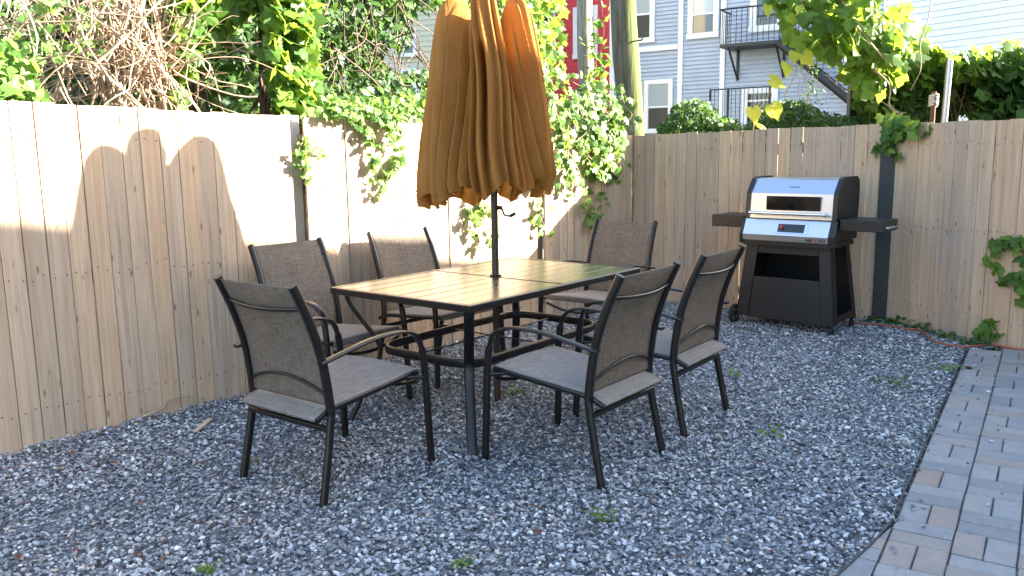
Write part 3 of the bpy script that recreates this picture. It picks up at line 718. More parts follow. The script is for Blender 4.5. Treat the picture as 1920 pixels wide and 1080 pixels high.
def leaf_objs(pts, size, kind, m, parent, nrm=(0, -.6, .6), spread=.6, name='leaf'):
    if (kind, m.name) not in LM:
        sv_, sf = leaf_shape(kind); L_ = []
        for q in range(4):
            vv = sv_.copy(); vv[:, 2] += rng.normal(0, .025, len(vv)); vv[:, 2] -= .25 * (q % 2) * vv[:, 0] ** 2; vv[:, :2] *= 1 + rng.normal(0, .05, (len(vv), 2))
            me = bpy.data.meshes.new('leaf'); me.from_pydata(vv.tolist(), [], sf); me.materials.append(m); L_.append(me)
        LM[(kind, m.name)] = L_
    X, Y, Z = frames(len(pts), nrm, spread)
    for p, x, y, z in zip(pts, X, Y, Z):
        s = size[0] + (size[1] - size[0]) * random.random()
        o = link(name, random.choice(LM[(kind, m.name)]), None, parent)
        M = Matrix((x * s, y * s, z * s)).transposed().to_4x4(); M.translation = Vector([float(c) for c in p]); o.matrix_world = M if parent is None else parent.matrix_world.inverted() @ M
        o.matrix_basis = M if parent is None else (Matrix.Translation(-Vector(parent.location)) @ M)
def plant(name, at, label, cat, group=None): return thing(name, at, 0, label, cat, group)
# children of an unrotated Empty at 'at' are given in world coordinates minus 'at'
def rel(P, at): return np.asarray(P) - np.array(at)
def relpaths(Q, at): return [[np.array(p) - np.array(at) for p in q] for q in Q]

LN = np.array([FLd[1], -FLd[0], 0])                     # left fence normal, towards the yard
def onleft(px, py, off=.04): return onplane(px, py, np.array([*FL0, 0]) + LN * off, LN)
RN = np.array([(FR1 - FLC)[1], -(FR1 - FLC)[0], 0]); RN /= np.linalg.norm(RN)
R2 = np.array([FRd2[1], -FRd2[0], 0])
def onright(px, py, off=.04): return onplane(px, py, np.array([*FLC, 0]) + RN * off, RN)
def onright2(px, py, off=.04): return onplane(px, py, np.array([*FR1, 0]) + R2 * off, R2)

def along(path, n, jit):
    P = np.array(spline(path, 10)); k = rng.integers(0, len(P) - 1, n); f = rng.random(n)[:, None]
    return P[k] * (1 - f) + P[k + 1] * f + rng.normal(0, jit, (n, 3))
def strand(name, label, cat, strands, conv, m, kind, size, per, jit, nrm, mcloud=None, extra=0, stem=STEMG, sr=.003, spread=.5, cap=290):
    paths = [[conv(px, py, off) for px, py, off in s] for s in strands]
    at = paths[0][0].copy(); at_ = at
    p = plant(name, at, label, cat)
    curves('stem', relpaths([spline(q, 8) for q in paths], at), [sr] * len(paths), stem, p)
    pts = np.concatenate([along(q, max(3, int(per * sum(np.linalg.norm(np.array(a) - b) for a, b in zip(q, q[1:])))), jit) for q in paths])
    rng.shuffle(pts)
    # keep in front of the fence
    leaf_objs(pts[:cap], size, kind, m, p, nrm, spread)
    if len(pts) > cap: leaf_cloud('leaves', rel(pts[cap:], at), size, kind, m, p, nrm, spread)
    return p
# creeper hanging over the left fence
strand('creeper_vine', 'green creeper hanging over the sunlit left fence, left of the umbrella', 'vine',
       [[(585, 208, .02), (640, 205, .05), (700, 208, .07), (765, 222, .06)], [(660, 205, .05), (690, 240, .07), (705, 285, .07), (700, 325, .06)], [(700, 205, .06), (735, 250, .09), (742, 300, .08), (722, 345, .07), (725, 372, .06)],
        [(680, 205, .05), (715, 225, .09), (752, 262, .08), (757, 318, .06)], [(640, 203, .05), (668, 222, .07), (690, 262, .07)], [(700, 200, .05), (730, 215, .1), (745, 240, .1)]],
       onleft, LC, 'creeper', (.055, .10), 55, .022, LN + np.array([0, 0, .5]), sr=.002)
strand('creeper_vine', 'small leafy creeper tuft on the grey post gap of the left fence', 'vine',
       [[(570, 262, .0), (560, 285, .05), (565, 325, .03)], [(570, 265, .0), (592, 270, .06), (600, 300, .04)], [(572, 262, .0), (575, 300, .05), (572, 335, .03)]], onleft, LC, 'creeper', (.05, .085), 55, .018, LN + np.array([0, 0, .4]), sr=.002)
# large creeper right of the umbrella
S = []
r8 = random.Random(5)
for k in range(17):
    x0 = r8.uniform(1010, 1175); y0 = 250 - (x0 - 1010) * .02 - r8.uniform(0, 55); ln = r8.uniform(60, 150) * (1.0 if 1050 < x0 < 1130 else .7)
    if x0 > 1140: ln *= .55
    S.append([(x0 - 10, y0 - 40, -.05), (x0, y0, .05), (x0 + r8.uniform(-14, 14), y0 + ln * .5, .10), (x0 + r8.uniform(-22, 18), y0 + ln, .07)])
S += [[(1040, 250, .05), (1075, 300, .1), (1095, 350, .08), (1108, 400, .05), (1112, 415, .04)], [(1005, 300, .05), (1015, 350, .07), (1012, 400, .05), (1030, 440, .04)], [(880, 370, .05), (885, 400, .07), (900, 430, .05), (905, 470, .04)],
      [(1100, 250, .05), (1140, 290, .1), (1160, 310, .08), (1150, 345, .05)], [(900, 375, .05), (925, 410, .07), (915, 440, .05)], [(1000, 150, -.2), (1040, 190, -.1), (1090, 230, .0)], [(1040, 130, -.3), (1100, 170, -.1), (1160, 200, .0), (1190, 235, .02)]]
strand('creeper_vine', 'large green creeper spilling over the fence corner right of the umbrella', 'vine', S, onleft, LC, 'creeper', (.07, .125), 47, .045, LN + np.array([0, 0, .5]), sr=.004, stem=STEM)
# vine on the black post
strand('ivy_vine', 'green ivy draped over the fence top above the black post', 'vine',
       [[(1690, 222, -.05), (1670, 235, .03), (1668, 260, .05), (1675, 290, .04)], [(1660, 225, -.03), (1672, 245, .06), (1660, 270, .05)], [(1660, 265, .04), (1635, 278, .04), (1612, 287, .03)], [(1690, 235, .03), (1715, 240, .03), (1745, 248, .02)], [(1640, 222, -.05), (1665, 228, .03), (1690, 226, .03)]],
       onright2, LG, 'grape', (.06, .11), 60, .026, R2 + np.array([0, 0, .4]), sr=.004, stem=STEMG)
strand('ivy_vine', 'green ivy growing in a loop on the fence at the right edge', 'vine',
       [[(1872, 520, .03), (1855, 490, .04), (1868, 460, .05), (1900, 452, .05), (1930, 455, .05), (1960, 470, .05)], [(1885, 460, .04), (1920, 470, .05), (1940, 500, .05), (1925, 530, .04), (1915, 550, .04)], [(1872, 520, .03), (1895, 522, .03), (1915, 515, .04)]],
       onright2, LG, 'grape', (.05, .085), 70, .022, R2 + np.array([0, 0, .3]), sr=.003, stem=STEMG)
strand('weed', 'low green weeds along the foot of the fence right of the grill', 'weed',
       [[(1625, 597, .06), (1680, 603, .05), (1730, 615, .07), (1800, 635, .08), (1860, 645, .08)]], lambda a, b, c: onz(a, b, .02), LD, 'simple', (.03, .07), 150, .022, (0, -.3, 1), sr=.003)
strand('ivy_vine', 'young ivy sprig climbing from the fence foot behind the paving', 'vine',
       [[(1840, 640, .04), (1845, 615, .04), (1858, 600, .04)], [(1855, 645, .04), (1862, 620, .04), (1850, 605, .04)]], onright2, LG, 'grape', (.05, .08), 70, .025, R2 + np.array([0, 0, .4]), sr=.003)

# ---- plants behind the left fence
def behind(px, py, d): return onplane(px, py, np.array([*FL0, 0]) - LN * d, LN)
def blob_pts(n, boxes, d0, d1, fall=None):
    out = []
    tot = sum((b[1] - b[0]) * (b[3] - b[2]) for b in boxes)
    for x0, x1, y0, y1 in boxes:
        k = int(n * (x1 - x0) * (y1 - y0) / tot)
        for _ in range(k):
            out.append(behind(rng.uniform(x0, x1), rng.uniform(y0, y1), rng.uniform(d0, d1)))
    return np.array(out)
def noise3(P, s, seed=0):
    r = np.random.default_rng(seed); a = r.uniform(-1, 1, (6, 3)) * s; b = r.uniform(0, 6.28, 6)
    return np.sin(P @ a.T + b).sum(1) / 6
def tree(name, base, label, cat, trunk_top, boxes, d0, d1, n, size, kind, m, nrm=(.6, -.5, .5), trunk_r=.08, seed=1, dens=.0, hero=0, group=None):
    at = np.array([base[0], base[1], 0.0]); p = plant(name, at, label, cat, group)
    P = blob_pts(n, boxes, d0, d1); P = P[P[:, 2] > .3]
    nz = noise3(P, 4.0, seed); P = P[nz > dens]
    r = random.Random(seed); top = np.array(trunk_top)
    tr = spline([at, at * .6 + top * .4 + np.array([r.uniform(-.1, .1), 0, .1]), top], 8)
    curves('trunk', relpaths([tr], at), [[trunk_r * (1 - .5 * i / len(tr)) for i in range(len(tr))]], STEMD, p, res=3)
    br = []
    for k in range(16):
        q = P[r.randrange(len(P))]; s0 = tr[r.randrange(len(tr) // 3, len(tr))]; br.append(spline([s0, (s0 + q) / 2 + np.array([r.uniform(-.2, .2), r.uniform(-.1, .1), r.uniform(-.1, .2)]), q], 6))
    curves('branches', relpaths(br, at), [trunk_r * .3] * len(br), STEMD, p)
    rng.shuffle(P)
    if hero:
        near = np.argsort(np.linalg.norm(P - CAM, axis=1)); H_ = P[near[:hero]]; P = P[near[hero:]]; leaf_objs(H_, size, kind, m, p, nrm, .6)
    leaf_cloud('crown', rel(P, at), size, kind, m, p, nrm, .6)
    return p
# deep dark mass
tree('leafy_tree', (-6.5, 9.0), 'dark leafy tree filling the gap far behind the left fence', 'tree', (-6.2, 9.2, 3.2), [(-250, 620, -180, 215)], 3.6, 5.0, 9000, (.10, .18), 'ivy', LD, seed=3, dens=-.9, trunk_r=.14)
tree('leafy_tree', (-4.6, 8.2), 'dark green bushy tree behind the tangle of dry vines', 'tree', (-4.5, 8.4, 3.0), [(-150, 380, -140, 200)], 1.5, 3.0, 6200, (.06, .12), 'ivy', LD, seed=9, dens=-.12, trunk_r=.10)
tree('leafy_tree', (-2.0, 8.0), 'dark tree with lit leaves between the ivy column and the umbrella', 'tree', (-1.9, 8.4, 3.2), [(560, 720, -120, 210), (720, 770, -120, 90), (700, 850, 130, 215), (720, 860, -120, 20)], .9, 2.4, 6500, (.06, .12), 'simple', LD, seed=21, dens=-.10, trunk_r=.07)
tree('leafy_tree', (.3, 9.6), 'leafy green tree behind the umbrella, beside the red house', 'tree', (.4, 10.2, 3.6), [(985, 1058, -80, 150), (1000, 1062, 100, 240), (860, 990, -80, 60)], .6, 2.2, 1300, (.08, .14), 'ivy', LG, seed=31, dens=-.05, trunk_r=.06)
# lush ivy wall
tree('ivy_tree', (-2.6, 6.4), 'lush green ivy growing over a tree behind the left fence', 'tree', (-2.5, 6.7, 3.0), [(330, 520, -60, 205), (380, 560, 0, 205)], .35, 1.3, 3600, (.07, .13), 'grape', LG, seed=41, dens=-.22, trunk_r=.06, hero=120)
tree('ivy_tree', (-1.75, 6.0), 'tall hanging column of bright ivy rising behind the grey fence post', 'tree', (-1.7, 6.1, 3.2), [(505, 585, -60, 150), (520, 590, 120, 212)], .15, .65, 1500, (.07, .14), 'grape', LG, seed=47, dens=-.8, trunk_r=.05, hero=150)
tree('vine_shrub', (-3.3, 4.2), 'bright green broad vine leaves above the fence at the far left', 'shrub', (-3.3, 4.3, 1.9), [(-60, 60, 85, 195), (30, 185, 130, 198), (0, 100, 75, 130), (70, 190, 165, 198)], .12, .55, 560, (.055, .105), 'grape', LC, seed=53, dens=-.3, trunk_r=.02, hero=160)
tree('vine_shrub', (-.8, 6.3), 'leafy green shoots just over the fence top left of the umbrella', 'shrub', (-.75, 6.4, 1.8), [(580, 800, 178, 225)], .1, .5, 420, (.05, .09), 'simple', LC, seed=59, dens=-.5, trunk_r=.02, hero=60)
# tangle of dry vines
def tangle():
    at = np.array([-3.0, 5.6, 0.0]); p = plant('dry_vine_tangle', at, 'tangle of bare tan woody vines above the left fence', 'vine')
    paths = []; rad_ = []; r = random.Random(12)
    def wander(p0, d, L, n=16, wob=.22, drop=0.0):
        q = [np.array(p0)]; d = np.array(d, float); d /= np.linalg.norm(d); v = np.zeros(3)
        for i in range(n):
            v = v * .75 + np.array([r.gauss(0, wob), r.gauss(0, wob * .6), r.gauss(0, wob)]); d = d + v * .35 + np.array([0, 0, -drop]); d /= np.linalg.norm(d); q.append(q[-1] + d * L / n)
        return q
    for k in range(15):            # main trunks near px 240-330
        x = r.uniform(215, 335); s0 = behind(x + r.uniform(-30, 10), 215, r.uniform(.3, .9)); e = behind(x + r.uniform(0, 40), -70, r.uniform(.3, 1.0)); m1 = (s0 + e) / 2 + np.array([r.uniform(-.15, .15), 0, 0])
        paths.append(spline([s0, s0 * .7 + e * .3 + np.array([r.uniform(-.1, .1), 0, 0]), m1, e], 7)); rad_.append(r.uniform(.007, .017))
    for k in range(210):
        x = r.triangular(-60, 380, 230); y = r.uniform(-30, 190); s0 = behind(x, y, r.uniform(.15, 1.3)); a = r.uniform(0, 6.28)
        paths.append(wander(s0, (math.cos(a), r.uniform(-.2, .2), math.sin(a)), r.uniform(.35, 1.3), 14, .25, .02)); rad_.append(r.choice([.003, .004, .005, .006, .009]))
    for k in range(70):            # nest around px 260,140
        s0 = behind(r.gauss(265, 35), r.gauss(125, 30), r.uniform(.2, .6)); a = r.uniform(0, 6.28)
        paths.append(wander(s0, (math.cos(a), 0, math.sin(a)), r.uniform(.25, .7), 12, .5)); rad_.append(r.uniform(.0025, .006))
    for k in range(40):            # long hanging and slanting canes
        x = r.uniform(-60, 330); s0 = behind(x, -60, r.uniform(.2, 1.0)); e = behind(x + r.gauss(40, 90), r.uniform(120, 205), r.uniform(.2, .9))
        paths.append(spline([s0, (s0 + e) / 2 + np.array([r.gauss(0, .08), 0, r.gauss(0, .05)]), e], 7)); rad_.append(r.uniform(.003, .008))
    cut = []; cr = []
    for q, ra in zip(paths, rad_):
        q = [c_ for c_ in q if (c_ - np.array([*FL0, 0])) @ LN < -.06]
        if len(q) > 2: cut.append(q); cr.append(ra)
    curves('stems', relpaths(cut, at), cr, STEM, p, 'stuff')
    L_ = blob_pts(170, [(60, 200, 0, 110), (310, 350, 0, 120), (0, 60, 60, 120)], .2, .9); leaf_cloud('leaves', rel(L_, at), (.04, .09), 'creeper', LC, p, (.6, -.6, .5), .6)
tangle()
# stray stems in the trees
sp = []; r = random.Random(3)
for k in range(46):
    x = r.uniform(560, 790); s0 = behind(x, r.uniform(-40, 120), r.uniform(.5, 1.4)); e = behind(x + r.gauss(0, 50), r.uniform(100, 200), r.uniform(.5, 1.4)); sp.append(spline([s0, (s0 + e) / 2 + np.array([r.gauss(0, .15), 0, r.gauss(0, .1)]), e], 6))
o = curves('dry_vine_tangle', sp, [.006] * len(sp), STEMD); tag(o, 'thin brown stems crossing the dark tree left of the umbrella', 'vine')

# ---- poles beyond the corner
pm1 = mat('weathered pole', rough=.9); t = NT(pm1)
n = t.noise(t.mapping((14, 14, 1.2)), 2, 5, .6); c = t.ramp(n, [(.3, (.060, .050, .038)), (.7, (.17, .145, .11))])
geo = t.n('ShaderNodeTexCoord'); sx_ = t.n('ShaderNodeSeparateXYZ'); t.l(geo.outputs['Normal'], sx_.inputs[0])
mo = t.noise(t.mapping((6, 6, 2)), 1.5, 5, .6); ad = t.n('ShaderNodeMath', operation='MULTIPLY_ADD'); t.l(sx_.outputs[0], ad.inputs[0]); ad.inputs[1].default_value = .55; t.l(mo, ad.inputs[2])
c = t.mix(c, (.055, .075, .010), t.ramp(ad.outputs[0], [(.42, (0, 0, 0)), (.66, (1, 1, 1))])); t.color(c); t.bump(n, .6, .02)
def pole(name, a, b, Y, r0, label, m):
    A = ony(a[0], a[1], Y); Bq = ony(b[0], b[1], Y); d = (Bq - A) / (Bq[2] - A[2]); base = A - d * A[2]; n = 14; top = 6.0
    o = thing(name, base, 0, label, 'pole')
    MB().tube([tuple(d * top * i / n + np.array([.008 * math.sin(i * 1.7), 0, 0])) for i in range(n + 1)], [r0 * (1 - .15 * i / n) * (1 + .03 * math.sin(i * 2.3)) for i in range(n + 1)], 20).build('trunk', m, o)
    return o, d
p1, d1 = pole('wooden_pole', (1182, 235), (1168, 0), 10.6, .172, 'thick mossy wooden utility pole rising behind the fence corner', pm1)
hook = ony(1185, 78, 10.45); MB().tube([tuple(hook - np.array(p1.location)), tuple(hook - np.array(p1.location) + np.array([.11, -.05, .01])), tuple(hook - np.array(p1.location) + np.array([.13, -.05, .05]))], .009, 8).build('step_hook', BLACKP, p1)
pm2 = noisy(mat('grey pole', rough=.9), 3, (.15, .13, .10), (.33, .29, .235), (14, 14, 1.2), 5, .4)
pole('wooden_pole', (1101, 180), (1095, 0), 11.6, .115, 'thin grey wooden pole left of the mossy pole, in front of the red house', pm2)
def ony10(a, b, c): return ony(a, b, 11.0 + c)
strand('creeper_vine', 'creeper climbing the wires between the two wooden poles', 'vine', [[(1128, 170, 0), (1122, 120, .1), (1132, 60, 0), (1125, -10, .1)], [(1110, 30, 0), (1115, 90, 0), (1120, 150, 0)], [(1100, 210, -.3), (1130, 160, -.2), (1140, 200, -.2), (1175, 230, -.3)]], ony10, LG, 'ivy', (.08, .13), 34, .07, (0, -.6, .6), sr=.008, stem=STEMD)

# ------------------------------------------------------------------ houses
def siding_mat(name, a, b): return noisy(mat(name, rough=.6, spec=.3), 2.0, a, b, det=5)
WHT = noisy(mat('white trim', rough=.5), 2, (.72, .73, .74), (.82, .82, .82))
GL2 = mat('window glass', (.03, .035, .04), .05, 0, .8); SKYG = mat('painted sky pane', (.30, .36, .40), .1, 0, .8)  # upper panes: pale sky reflection put into the base colour
IRON = mat('black iron', (.012, .012, .014), .5)
class House:
    def __init__(s, name, label, px, py, Y, yaw, x0, x1, z1, m, spacing=.115, lip=.022, planks=False, depth=7):
        base = ony(px, py, Y); s.o = np.array([base[0], base[1], 0]); s.yaw = R_(yaw); s.e = np.array([math.cos(s.yaw), math.sin(s.yaw), 0]); s.n = np.array([s.e[1], -s.e[0], 0])
        s.t = thing(name, s.o, s.yaw, label, 'house'); s.x0, s.x1, s.z1 = x0, x1, z1
        MB().box(x0, x1, .03, depth, -.1, z1).build('wall', m, s.t)
        rows = int(z1 / spacing)
        pr = MB().add([(x0, 0.03, 0), (x1, 0.03, 0), (x1, .03 - lip, 0), (x0, .03 - lip, 0), (x0, .027, spacing), (x1, .027, spacing)], [(0, 1, 2, 3), (3, 2, 5, 4), (0, 3, 4), (1, 5, 2)])
        if planks:
            me = pr.mesh('plank'); me.materials.append(m)
            for k in range(rows): q = link('plank', me, None, s.t); q.location = (0, 0, k * spacing)
        else:
            al = MB()
            for k in range(rows):
                z = k * spacing; al.add([(x0, 0.03, z), (x1, 0.03, z), (x1, .03 - lip, z), (x0, .03 - lip, z), (x0, .027, z + spacing), (x1, .027, z + spacing)], [(0, 1, 2, 3), (3, 2, 5, 4), (0, 3, 4), (1, 5, 2)])
            al.build('siding', m, s.t, 'stuff')
        MB().prism([(-.3, z1), (depth / 2, z1 + .6), (depth + .3, z1)], 'x', x0 - .2, x1 + .2).build('roof', mat('roofing', (.06, .06, .065), .9), s.t)
    def uv(s, px, py):
        p = onplane(px, py, s.o, s.n) - s.o; return float(p @ s.e), float(p[2])
    def box(s, a, b, y0, y1, name, m, parent=None):
        (u0, v0), (u1, v1) = s.uv(*a), s.uv(*b); return MB().bbox(min(u0, u1), max(u0, u1), y0, y1, min(v0, v1), max(v0, v1), .004).build(name, m, parent or s.t)
    def window(s, px0, px1, py0, py1, tr=.11, blind=True, rail=.5, upper=None, zfix=None):
        mid = (py0 + py1) / 2; u0 = s.uv(px0, mid)[0]; u1 = s.uv(px1, mid)[0]; v1 = s.uv((px0 + px1) / 2, py0)[1]; v0 = s.uv((px0 + px1) / 2, py1)[1]
        w_ = bpy.data.objects.new('window', MB().box(u0 + .01, u1 - .01, -.026, .01, v0 + .01, v1 - .01).mesh('window')); COL.objects.link(w_); w_.parent = s.t; w_.data.materials.append(WHT)
        f = MB().bbox(u0, u0 + tr, -.08, 0, v0, v1, .006).bbox(u1 - tr, u1, -.08, 0, v0, v1, .006).bbox(u0 + tr, u1 - tr, -.078, 0, v1 - tr, v1, .006).bbox(u0 - .02, u1 + .02, -.10, 0, v0 - .03, v0 + tr * .8, .006)
        f.build('frame', WHT, w_)
        vm = v0 + (v1 - v0) * rail
        MB().bbox(u0 + tr, u1 - tr, -.062, -.027, vm - .03, vm + .03, .004).build('sash_rail', WHT, w_)
        MB().bbox(u0 + tr + .002, u1 - tr - .002, -.036, -.028, v0 + tr * .8, vm - .03, .001).build('pane', GL2, w_)
        MB().bbox(u0 + tr + .002, u1 - tr - .002, -.046, -.038, vm + .03, v1 - tr, .001).build('pane', upper or GL2, w_)
        return w_
bl = House('blue_house', 'pale blue grey clapboard house with white window trim behind the back fence', 1300, 240, 27.0, -33, -6.2, 5.5, 10.5, siding_mat('blue siding', (.38, .435, .535), (.43, .49, .60)), .125, .05)
u147 = bl.uv(1147, 100)[0]; 
bl2x = u147
for ch in bl.t.children:
    if ch.name.split('.')[0] in ('wall', 'siding', 'roof'):
        for v in ch.data.vertices:
            if v.co.x < bl2x: v.co.x = bl2x
bl.window(1170, 1229, -45, 80, .17, upper=SKYG, rail=.42)
bl.window(1291, 1349, -40, 70, .17, upper=SKYG, rail=.40)
bl.window(1209, 1262, 149, 248, .15, upper=SKYG, rail=.48)
bl.window(1408, 1472, -60, 57, .20, upper=SKYG, rail=.6)
bl.window(1391, 1458, 164, 262, .18, upper=GL2, rail=.75)
for (a, wpx) in ((1148, 5), (1276, 9), (1355, 9)):
    u = bl.uv(a, 130)[0]; MB().bbox(u - .08, u + .08, -.06, .02, 0, 10.3, .01).build('corner_board', WHT, bl.t)
u0 = bl.uv(1150, 95)[0]; u1 = bl.uv(1276, 91)[0]; zb0 = bl.uv(1235, 91)[1]
MB().bbox(u0, u1 - .081, -.07, .02, zb0 - .08, zb0 + .08, .01).build('trim_band', WHT, bl.t)
rd = House('red_house', 'red clapboard house glimpsed between the umbrella and the mossy pole', 1100, 240, 29.6, -33, -6.5, 1.1, 11, siding_mat('red siding', (.55, .05, .07), (.65, .07, .09)), .17)
rd.window(1076, 1122, 12, 108, .16); rd.window(1078, 1124, 172, 262, .16); rd.window(1000, 1042, 12, 108, .16)
be = House('beige_house', 'beige clapboard house seen through the tree left of the umbrella', 760, 200, 22, -12, -5, 2.0, 9, siding_mat('beige siding', (.50, .46, .33), (.58, .54, .40)), .13)
be.window(755, 781, 55, 105, .08); be.window(752, 782, 128, 190, .08)
be2 = House('beige_house', 'beige clapboard house glimpsed under the black fire stairs', 1560, 240, 33, -33, -3.0, 6, 9, siding_mat('cream siding', (.46, .43, .30), (.54, .50, .37)), .14)
be2.window(1553, 1590, 185, 250, .12)
_b = ony(1800, 200, 15.5); _e = np.array([math.cos(R_(-56)), math.sin(R_(-56)), 0]); _q = onplane(1652, 120, (_b[0], _b[1], 0), (_e[1], -_e[0], 0)); WX0 = float((_q - np.array([_b[0], _b[1], 0])) @ _e)
wh_ = House('white_house', 'white clapboard house wall at the upper right behind the vines', 1800, 200, 15.5, -56, WX0, 2.3, 10, siding_mat('white siding', (.74, .75, .76), (.82, .82, .82)), 0.115, .032, True, 6)
wh_.window(1797, 1828, 90, 130, .07)

# fire escape on the blue house
fe = thing('fire_escape', bl.o, bl.yaw, 'black iron fire escape balcony and stair on the blue house', 'fire escape')
uL = bl.uv(1403, 85)[0]; uR = bl.uv(1478, 80)[0]; zP = bl.uv(1440, 84)[1]; dp = 1.0
uL0 = uL - .55
MB().bbox(uL0, uR, -dp, -.03, zP - .10, zP, .005).build('platform', IRON, fe)
rl = MB()
for x in np.arange(uL0, uR + .01, .16): rl.tube([(x, -dp + .02, zP), (x, -dp + .02, zP + 1.0)], .012, 4)
for y in np.arange(-dp + .02, -.1, .16): rl.tube([(uL0, y, zP), (uL0, y, zP + 1.0)], .012, 4).tube([(uR, y, zP), (uR, y, zP + 1.0)], .012, 4)
rl.build('balusters', IRON, fe, 'stuff')
MB().tube([(uL0, -.04, zP + 1.0), (uL0, -dp + .02, zP + 1.0), (uR, -dp + .02, zP + 1.0)], .025, 6).build('handrail', IRON, fe)
for x in (uL0 + .25, uR - .1):
    MB().tube([(x, -dp + .05, zP - .1), (x, -.05, zP - .95)], .035, 6).tube([(x, -.04, zP - .08), (x, -.04, zP - 1.0)], .04, 6).build('bracket', IRON, fe)
# stair going down to the right, standing off the wall
u2 = bl.uv(1590, 215)[0]; z2 = max(.3, bl.uv(1590, 222)[1])
for yy in (-dp, -dp + .65):
    MB().sweep([(uR - .05, yy, zP - .05), (uR + 3.4, yy, zP - 3.0)], .26, .05, (0, 0, 1), 4, .3).build('stringer', IRON, fe)
    MB().tube([(uR - .05, yy, zP + .95), (uR + 3.4, yy, zP - 2.05)], .025, 5).build('handrail', IRON, fe)
stp = MB().box(-.12, .12, 0, .6, -.015, .015).mesh('step'); stp.materials.append(IRON)
for k in range(13): q = link('step', stp, None, fe); q.location = (uR + .15 + 3.2 * k / 12, -dp + .025, zP - .15 - 2.8 * k / 12)
rl = MB()
for k in range(20): x = uR + 3.4 * k / 19; z = zP - 3.0 * k / 19; rl.tube([(x, -dp, z), (x, -dp, z + .95)], .012, 4)
rl.build('stair_balusters', IRON, fe, 'stuff')
# lower iron railing in front of the door
lr = thing('iron_railing', bl.o, bl.yaw, 'thin black iron railing round the lower door of the blue house', 'railing')
u0 = bl.uv(1354, 200)[0]; u1 = bl.uv(1462, 200)[0]; zt_ = bl.uv(1400, 170)[1]; zb2 = max(0, zt_ - 1.3)
q = MB()
for x in np.arange(u0, u1, .13): q.tube([(x, -1.1, zb2), (x, -1.1, zt_)], .010, 4)
q.build('balusters', IRON, lr, 'stuff')
MB().tube([(u0, -1.1, zt_), (u1, -1.1, zt_)], .022, 6).build('handrail', IRON, lr)
for x in (u0, u0 + .55, u1): MB().tube([(x, -1.1, 0), (x, -1.1, zt_ + .02)], .035, 6).build('newel_post', IRON, lr)
MB().bbox(u0, u1, -1.1, -.06, zb2 - .12, zb2 - .02, .005).build('landing', WHT, lr)

# black post + pipe + rusty pole in the vines
o = MB().bbox(-.05, .05, -.05, .05, 0, 2.35, .005).build('metal_post', IRON); q = ony(1597, 236, 9.4); o.location = (q[0], q[1], 0); tag(o, 'black square post under the grapevine behind the back fence', 'post')
q0, q1 = ony(1773, 197, 8.0), ony(1781, 112, 8.0); d = (q1 - q0) / (q1[2] - q0[2]); o = MB().tube([tuple(q0 - d * q0[2]), tuple(q1)], .030, 16).build('metal_pipe', mat('galvanised pipe', (.45, .42, .42), .35, .8)); tag(o, 'short galvanised metal pipe sticking up in the vines', 'pipe')
q0, q1 = ony(1747, 240, 7.7), ony(1749, 172, 7.7); rp = thing('rusty_pole', (q0[0], q0[1], 0), 0, 'rusty pole with rope wound round its top among the vines', 'pole')
RUST = noisy(mat('rust', rough=.9), 20, (.10, .045, .025), (.22, .11, .06)); MB().tube([(0, 0, 0), (0, 0, float(q1[2]))], .022, 12).build('shaft', RUST, rp)
ropeM = mat('rope', (.48, .42, .32), .9); rq = []
for i in range(60): a = i * .55; rq.append((.034 * math.cos(a), .034 * math.sin(a), float(q1[2]) - .13 + i * .0018))
MB().tube(rq, .011, 6).build('rope', ropeM, rp)

# ------------------------------------------------------------------ plants beyond the back fence
def cluster(n, ells, seed=0):
    out = []; r = np.random.default_rng(seed)
    tot = sum(e[2] * e[3] for e in ells)
    for (px, py, rx_, ry_, Y, dY) in ells:
        k = int(n * rx_ * ry_ / tot); 
        for _ in range(k):
            a = r.uniform(0, 6.28); q = r.random() ** .5; out.append(ony(px + rx_ * q * math.cos(a), py + ry_ * q * math.sin(a), Y + r.uniform(-dY, dY)))
    return np.array(out)
def bush(name, label, cat, ells, n, size, kind, m, seed, hero=0, nrm=(.3, -.6, .6), spread=.6, base=None, stem=STEMD, dens=-1, nst=14, sr=.008):
    P = cluster(n, ells, seed); P = P[P[:, 2] > .25]; nz = noise3(P, 5.0, seed); P = P[nz > dens]
    at = np.array([P[:, 0].mean(), P[:, 1].mean(), 0]); p = plant(name, at, label, cat); r = random.Random(seed)
    br = []
    for k in range(nst):
        q = P[r.randrange(len(P))]; s0 = at + np.array([r.uniform(-.5, .5), r.uniform(-.2, .2), 0]); br.append(spline([s0, s0 * .5 + q * .5 + np.array([r.uniform(-.2, .2), 0, r.uniform(0, .2)]), q], 6))
    if br: curves('stems', relpaths(br, at), [sr] * len(br), stem, p)
    if hero:
        near = np.argsort(np.linalg.norm(P - CAM, axis=1)); leaf_objs(P[near[:hero]], size, kind, m, p, nrm, spread); P = P[near[hero:]]
    if len(P): leaf_cloud('leaves', rel(P, at), size, kind, m, p, nrm, spread)
    return p, at
bush('shrub', 'dark green shrub behind the back fence, left of the lower door', 'shrub', [(1300, 225, 48, 38, 9.4, .5), (1350, 238, 40, 18, 9.2, .4), (1255, 240, 22, 12, 9.3, .3)], 1500, (.05, .09), 'ivy', LD, 61)
bush('shrub', 'rounded feathery green shrub behind the back fence below the fire stairs', 'shrub', [(1480, 222, 62, 34, 9.2, .5), (1560, 232, 50, 18, 9.0, .4), (1420, 238, 30, 12, 9.1, .3)], 2100, (.05, .09), 'simple', LD, 67)
